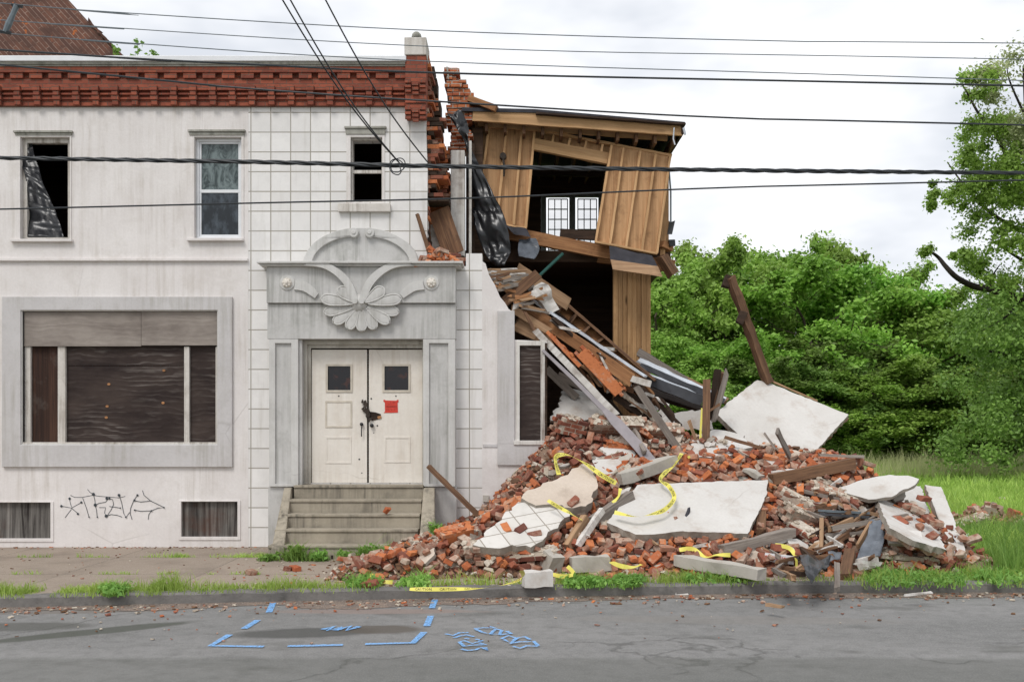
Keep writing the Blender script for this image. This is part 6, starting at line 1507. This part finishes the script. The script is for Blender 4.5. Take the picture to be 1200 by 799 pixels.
for k, a, b, Y, wd in ((0, 700, 330, 45, 1.5), (2, 1300, 330, 46, 1.4), (1, 1400, 300, 48, 1.4), (3, 1500, 330, 46, 1.4), (0, 1620, 320, 44, 1.3), (2, 1740, 335, 46, 1.3), (1, 1860, 320, 42, 1.4), (3, 1990, 330, 46, 1.4), (0, 2130, 320, 44, 1.4)):
    x, h = tpx(a, b, Y); tree(k, x, Y, h, wd*9/h, 'background tree beyond the frame of the lot', group='trees beyond the lot')
# dense undergrowth at the foot of the trees
for i in range(15):
    a = 765+i*31+rnd.uniform(-8, 8); Y = rnd.uniform(28.2, 30.5); x = X(a, Y)
    tree((3, 0, 3, 2)[i % 4], x, Y, rnd.uniform(3.4, 5.2), 1.7, 'leafy shrub at the foot of the background trees', name='shrub', cat='shrub', group='shrubs at the foot of the background trees')
# wood further back closes the view
cent = []; rr = []
for i in range(480): cent.append((rnd.uniform(4, 70), rnd.uniform(46, 50), rnd.uniform(1, 9.0))); rr.append(rnd.uniform(1.0, 1.8))
V, F = leaves(cent, rr, 150, .42, 77); o = bpy.data.objects.new('far_wood', npmesh('far_wood', V, F, [M['leafC']])); col.objects.link(o); tag(o, 'dark far wood behind the row of trees', 'wood', kind='stuff')
# the big tree at the right edge: limbs and clumps where the photo has them
YB = 17.0
BT = empty('large_tree', (X(1262, YB), YB, 0), 'large tree at the right edge with a dark arching branch', 'tree')
mb = MB(); w3p = lambda a, b, dy=0: P(a, b, YB+dy)
mb.tube([w3p(1262, 560), w3p(1255, 470), w3p(1240, 380, .3), w3p(1225, 300, .3), w3p(1215, 220), w3p(1205, 140, -.3), w3p(1200, 80, -.4)], [.42, .36, .3, .25, .2, .12, .05], 10)
limbs = [([(1238, 375), (1205, 352), (1178, 345), (1160, 338), (1143, 336), (1122, 326), (1108, 312), (1100, 302), (1092, 296), (1080, 291)], .17), ([(1215, 230), (1185, 190), (1165, 155), (1148, 135), (1135, 112), (1128, 100)], .09), ([(1160, 338), (1164, 322), (1172, 310)], .05),
         ([(1195, 352), (1180, 370), (1165, 380), (1150, 388)], .05), ([(1220, 280), (1180, 262), (1150, 240), (1128, 215), (1110, 190)], .08), ([(1225, 320), (1190, 300), (1160, 280)], .08), ([(1250, 440), (1200, 420), (1150, 410)], .1), ([(1208, 150), (1185, 100), (1180, 80)], .05)]
for l, r_ in limbs: q = sm(l, 4); mb.tube([w3p(a, b, .25*math.sin(i*.5)) for i, (a, b) in enumerate(q)], [max(.015, r_*(1-.85*i/len(q))) for i in range(len(q))], 7)
mb.build('trunk', M['barkdark'], BT, smooth=True)
rg = random.Random(99)
def clumps(regs, seed, m, n_per, size, name):
    rg = random.Random(seed); C_ = []; R_ = []
    for pl, n_, r0, r1 in regs:
        k = 0
        while k < n_:
            a = rg.uniform(min(p[0] for p in pl), max(p[0] for p in pl)); b = rg.uniform(min(p[1] for p in pl), max(p[1] for p in pl))
            if inpoly(a, b, pl): C_.append(tuple(P(a, b, YB+rg.uniform(-2.0, 2.2)))); R_.append(rg.uniform(r0, r1)*1.2); k += 1
    V, F = leaves(C_, R_, int(n_per*1.25), size, seed); o = bpy.data.objects.new(name, npmesh(name, V-np.array(BT.location), F, [M[m]])); col.objects.link(o); o.parent = BT
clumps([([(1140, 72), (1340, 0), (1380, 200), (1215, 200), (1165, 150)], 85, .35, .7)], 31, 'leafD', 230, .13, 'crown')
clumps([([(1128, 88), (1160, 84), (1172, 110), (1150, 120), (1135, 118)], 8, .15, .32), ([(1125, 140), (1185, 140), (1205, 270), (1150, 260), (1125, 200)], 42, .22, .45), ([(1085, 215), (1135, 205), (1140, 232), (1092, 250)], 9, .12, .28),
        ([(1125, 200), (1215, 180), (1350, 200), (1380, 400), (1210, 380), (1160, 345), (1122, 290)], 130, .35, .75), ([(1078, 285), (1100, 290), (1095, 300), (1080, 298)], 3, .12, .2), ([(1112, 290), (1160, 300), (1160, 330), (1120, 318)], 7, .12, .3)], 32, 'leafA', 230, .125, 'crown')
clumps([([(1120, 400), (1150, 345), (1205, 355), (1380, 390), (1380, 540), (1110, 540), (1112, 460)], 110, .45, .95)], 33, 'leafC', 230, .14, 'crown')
# sprigs behind the parapet
def sprig(x, y, z, h, label, n_=26, m='weed', sp=.07, size=.07):
    r0 = empty('parapet_plant', (x, y, z), label, 'plant'); rg = random.Random(int(x*100)); top = Vector((x+rg.uniform(-.05, .05), y, z+h))
    MB().tube([(x, y, z), (x+.02, y, z+h*.5), top], [.008, .006, .003], 5).build('stem', M['weed'], r0)
    C_ = [(x+rg.uniform(-sp, sp), y+rg.uniform(-sp, sp), z+h*rg.uniform(.35, 1)) for _ in range(n_//3)]
    V, F = leaves(C_, [sp*.7]*len(C_), 7, size, abs(int(x*50))+3); o = bpy.data.objects.new('foliage', npmesh('foliage', V-np.array([x, y, z]), F, [M[m]])); col.objects.link(o); o.parent = r0
for a, b, lab in ((136, 54, 'small sprig at the foot of the rusty roof edge'), (160, 45, 'taller leafy sprig in the middle behind the parapet'), (180, 60, 'small right-hand sprig behind the parapet')):
    q = P(a, 74, .8); sprig(q.x, q.y, q.z-.05, P(a, b, .8).z-q.z+.05, lab)
# grass: blades as one mass for each kind
def blades(pts, hmin, hmax, wd, seed, lean=.35):
    g = np.random.default_rng(seed); p = np.array(pts, float); n_ = len(p); ns = np.array([mnoise.noise(Vector((q[0]*1.7, q[1]*1.7, seed))) for q in pts]); h = (hmin+(hmax-hmin)*g.random(n_)**1.5)*np.clip(1+1.5*ns, .35, 1.7); a = g.random(n_)*6.283
    side = np.stack([np.cos(a), np.sin(a), np.zeros(n_)], 1)*wd[:, None] if hasattr(wd, 'shape') else np.stack([np.cos(a), np.sin(a), np.zeros(n_)], 1)*wd
    ln = g.normal(size=(n_, 2))*lean; tip = p+np.stack([ln[:, 0]*h, ln[:, 1]*h, h], 1); mid = p+np.stack([ln[:, 0]*h*.3, ln[:, 1]*h*.3, h*.6], 1)
    V = np.stack([p-side, p+side, mid+side*.7, tip+side*.12, tip-side*.12, mid-side*.7], 1).reshape(-1, 3); b = np.arange(n_)[:, None]*6
    return V, np.concatenate([b+np.array([0, 1, 2, 5]), b+np.array([5, 2, 3, 4])], 1).reshape(-1, 4)
def grass(name, pts, hmin, hmax, wd, seed, m, label, lean=.35, cat='grass'):
    V, F = blades(pts, hmin, hmax, wd, seed, lean); o = bpy.data.objects.new(name, npmesh(name, V, F, [M[m]])); col.objects.link(o); return tag(o, label, cat, kind='stuff')
rg = random.Random(6); pts = []; wds = []
while len(pts) < 52000:                              # the lot: density falls with distance, blades widen
    d = 13+32*rg.random()**1.4; y = d-15; a = rg.uniform(985, 1290); x = X(a, y)
    if mh(x, y) > .06: continue
    pts.append((x, y, gz(x, y)-.02)); wds.append(.0035+.0006*d)
grass('grass_field', pts, .08, .28, np.array(wds), 3, 'grass', 'green grass covering the empty lot', .3)
pts = []; wds = []
while len(pts) < 9000:
    y = rg.uniform(17, 30); x = X(rg.uniform(980, 1300), y); pts.append((x, y, gz(x, y))); wds.append(.012)
grass('seeding_grass', pts, .3, .62, np.array(wds), 4, 'hay', 'taller pale seeding grass before the trees', .2)
# kerb grass where the photo has it: (x range in pixels, how dense, how high)
pts = []; H_ = []
def strip(a0, a1, n_, up, spread=.12, off=.22):
    for _ in range(n_):
        a = rg.uniform(a0, a1); Y = -4.0; x = X(a, Y)
        for _k in range(2): Y = kerbY(x)+off+rg.gauss(0, spread); x = X(a, Y)
        if mnoise.noise(Vector((x*3.2, 1, 4)))+rg.uniform(-.3, .5) < 0: continue
        (pts if up < 1 else H_).append((x, Y, .0))
strip(-120, 70, 3000, 0); strip(70, 190, 3200, 0); strip(190, 390, 2600, 0); strip(390, 460, 500, 0); strip(500, 650, 800, 0, .06); strip(650, 760, 3200, 0); strip(760, 900, 1900, 0); strip(900, 1010, 500, 0); strip(1010, 1260, 5200, 0, .34, .45)
grass('kerb_grass', pts, .03, .135, .005, 9, 'grass', 'ragged green grass growing along the kerb', .45)
pts = []
strip(660, 750, 1300, 0, .1, .05); strip(1015, 1200, 1500, 0, .26, .18); strip(120, 150, 500, 0, .1, .05); strip(405, 500, 900, 0, .16, .3); strip(800, 880, 500, 0)
V1, F1 = blades(pts, .04, .16, .006, 19, .6); V2, F2 = leaves([(p[0], p[1], p[2]+.06) for p in pts[::4]], [.08]*len(pts[::4]), 5, .06, 8)
o = bpy.data.objects.new('kerb_weeds', npmesh('kerb_weeds', np.vstack([V1, V2]), np.vstack([F1, F2+len(V1)]), [M['weed']])); col.objects.link(o); tag(o, 'darker leafy weeds along the kerb', 'weeds', kind='stuff')
pts = []                                             # tufts in the pavement joints
for jy, n_ in ((-1.23, 900), (-2.92, 900)):
    for _ in range(n_):
        x = rg.uniform(-8, -2.2)
        if mnoise.noise(Vector((x*1.9, jy, 0))) < -.02: continue
        pts.append((x, jy+rg.gauss(0, .025), .0))
for a in (285, 212, 315): 
    for _ in range(160): pts.append((X(a, -1.2)+rg.gauss(0, .1), -1.2+rg.gauss(0, .05), 0))
grass('joint_grass', pts, .015, .07, .005, 11, 'grass', 'low grass in the joints of the pavement', .6)
# right-hand weeds
pts = []; pw = []
while len(pts) < 9000:
    y = rg.uniform(-3.2, 1.6); a = rg.uniform(1085, 1290); x = X(a, y)
    if x < 5.9+.2*rg.random() or mh(x, y) > .12 and rg.random() < .8: continue
    pts.append((x, y, 0)); 
grass('lot_weeds', pts, .1, .42, .006, 13, 'weed', 'lush tall weeds around the right end of the heap', .35, 'weeds')
for a, b, h, lab in ((349, 647, .34, 'tall weed clump at the foot of the left cheek wall'), (316, 652, .14, 'small weed left of the steps'), (376, 650, .2, 'lone weed before the lowest step, right of the left clump'), (432, 647, .34, 'wide weed clump before the middle of the steps'), (455, 646, .3, 'weed clump before the right part of the steps'), (513, 624, .26, 'dark weed growing at the foot of the right cheek wall'), (405, 650, .2, 'weed between the lone weed and the wide clump')):
    q = hit(a, b, .0) or Vector((X(a, -1.8), -1.8, 0)); Y = -1.62 if a != 513 else -1.2
    x = X(a, Y); z = 0 if a != 513 else max(0, mh(x, Y)); r0 = empty('weed_clump', (x, Y, z), lab, 'weed')
    g_ = np.random.default_rng(int(a)); k = 190 if h > .3 else 80; sp = .11 if h > .3 else .05; h *= .85
    V, F = blades(np.stack([g_.normal(size=k)*sp, g_.normal(size=k)*.05, np.zeros(k)], 1), h*.35, h, .009, int(a), .5); V2, F2 = leaves([(g_.normal()*sp, g_.normal()*.05, h*g_.uniform(.2, .7)) for _ in range(24)], [.06]*24, 6, .07, int(a))
    o = bpy.data.objects.new('foliage', npmesh('foliage', np.vstack([V, V2]), np.vstack([F, F2+len(V)]), [M['weed']])); col.objects.link(o); o.parent = r0

# ------------------------------------------------------------------ overhead wires
def wire(pts, Y, r_, m, label, ext=True, twist=False, name='overhead_wire'):
    q = [P(a, b, Y) for a, b in pts]
    if ext:
        q = [q[0]+(q[0]-q[1]).normalized()*22]+q+[q[-1]+(q[-1]-q[-2]).normalized()*22]
    mb = MB()
    if twist:
        c = [Vector(p) for p in sm([tuple(p) for p in q], 60)]
        for ph in (0, 2.1, 4.2):
            mb.tube([p+Vector((0, math.cos(ph+p.x*9), math.sin(ph+p.x*9)))*r_*.62 for p in c], r_*.6, 5)
    else: mb.tube([Vector(p) for p in sm([tuple(p) for p in q], 8)], r_, 6)
    return mb.build(name, M[m], label=label, cat='wire')
wire([(-10, 3), (95, 12), (480, 35), (900, 48), (1210, 51)], -3.2, .006, 'wiregrey', 'topmost thin overhead wire')
wire([(-10, 23), (60, 28), (560, 57), (1210, 70)], -3.2, .006, 'wiregrey', 'second thin overhead wire from the top')
wire([(-10, 38), (100, 47), (500, 72), (1210, 95)], -3.2, .006, 'wiregrey', 'third thin overhead wire, starting below the wire spreader')
wire([(-10, 58), (143, 68), (300, 76), (560, 87), (1210, 101)], -4.0, .011, 'wire', 'dark overhead wire skimming the parapet')
wire([(-10, 75), (280, 103), (560, 122), (850, 138), (1210, 147)], -4.0, .011, 'wire', 'dark overhead wire crossing the brick cornice')
wire([(-10, 185), (300, 190), (520, 195), (900, 200), (1210, 203)], -4.5, .022, 'wire', 'thick twisted cable across the whole front', twist=True)
wire([(-10, 245.5), (300, 238), (560, 232), (850, 220), (1210, 211)], -4.2, .009, 'wire', 'low thin wire crossing the upper windows')
def drop(p0, p1, Y0, Y1, label):
    a, b = P(*p0, Y0), P(*p1, Y1); q = []
    for i in range(25):
        t = i/24; p = a.lerp(b, t); p.z -= math.sin(math.pi*t)*.12; q.append(p)
    mb = MB(); mb.tube(q, .0075, 6); return mb.build('service_wire', M['wire'], label=label, cat='wire')
drop((318, -22), (467, 190), -6.5, -4.5, 'left strand of the service wires coming down to the twisted cable')
drop((328, -22), (468, 191), -6.5, -4.5, 'middle strand of the service wires coming down to the twisted cable')
drop((370, -22), (501, 190), -6.5, -4.5, 'right service wire meeting the cable beside the torn brickwork')
mb = MB(); q = []
for i in range(60):
    t = i/59*6.283*2.2; r_ = .06+.035*math.sin(i*.21); q.append(P(467+1.5*math.sin(i*.3), 197.5+.1*i*.1, -4.55)+Vector((math.cos(t)*r_, .01*math.sin(i), math.sin(t)*r_*1.2)))
mb.tube(q, .006, 5); mb.build('wire_coil', M['wire'], label='loose wire coil where the service strands join the cable', cat='wire coil')
mb = MB(); a, b = P(19.5, 7, -3.2), P(6, 38, -3.2); mb.tube([a, a.lerp(b, .3), a.lerp(b, .7), b], [.035, .03, .04, .03], 8); sp_ = mb.build('wire_spreader', M['wiregrey'], label='grey wire spreader clamped on the thin wires at the upper left', cat='wire spreader')
for c in (a, b): MB().tube([c+Vector((-.06, 0, .01)), c+Vector((.07, 0, -.01))], .022, 6).build('clamp', M['wire'], sp_)
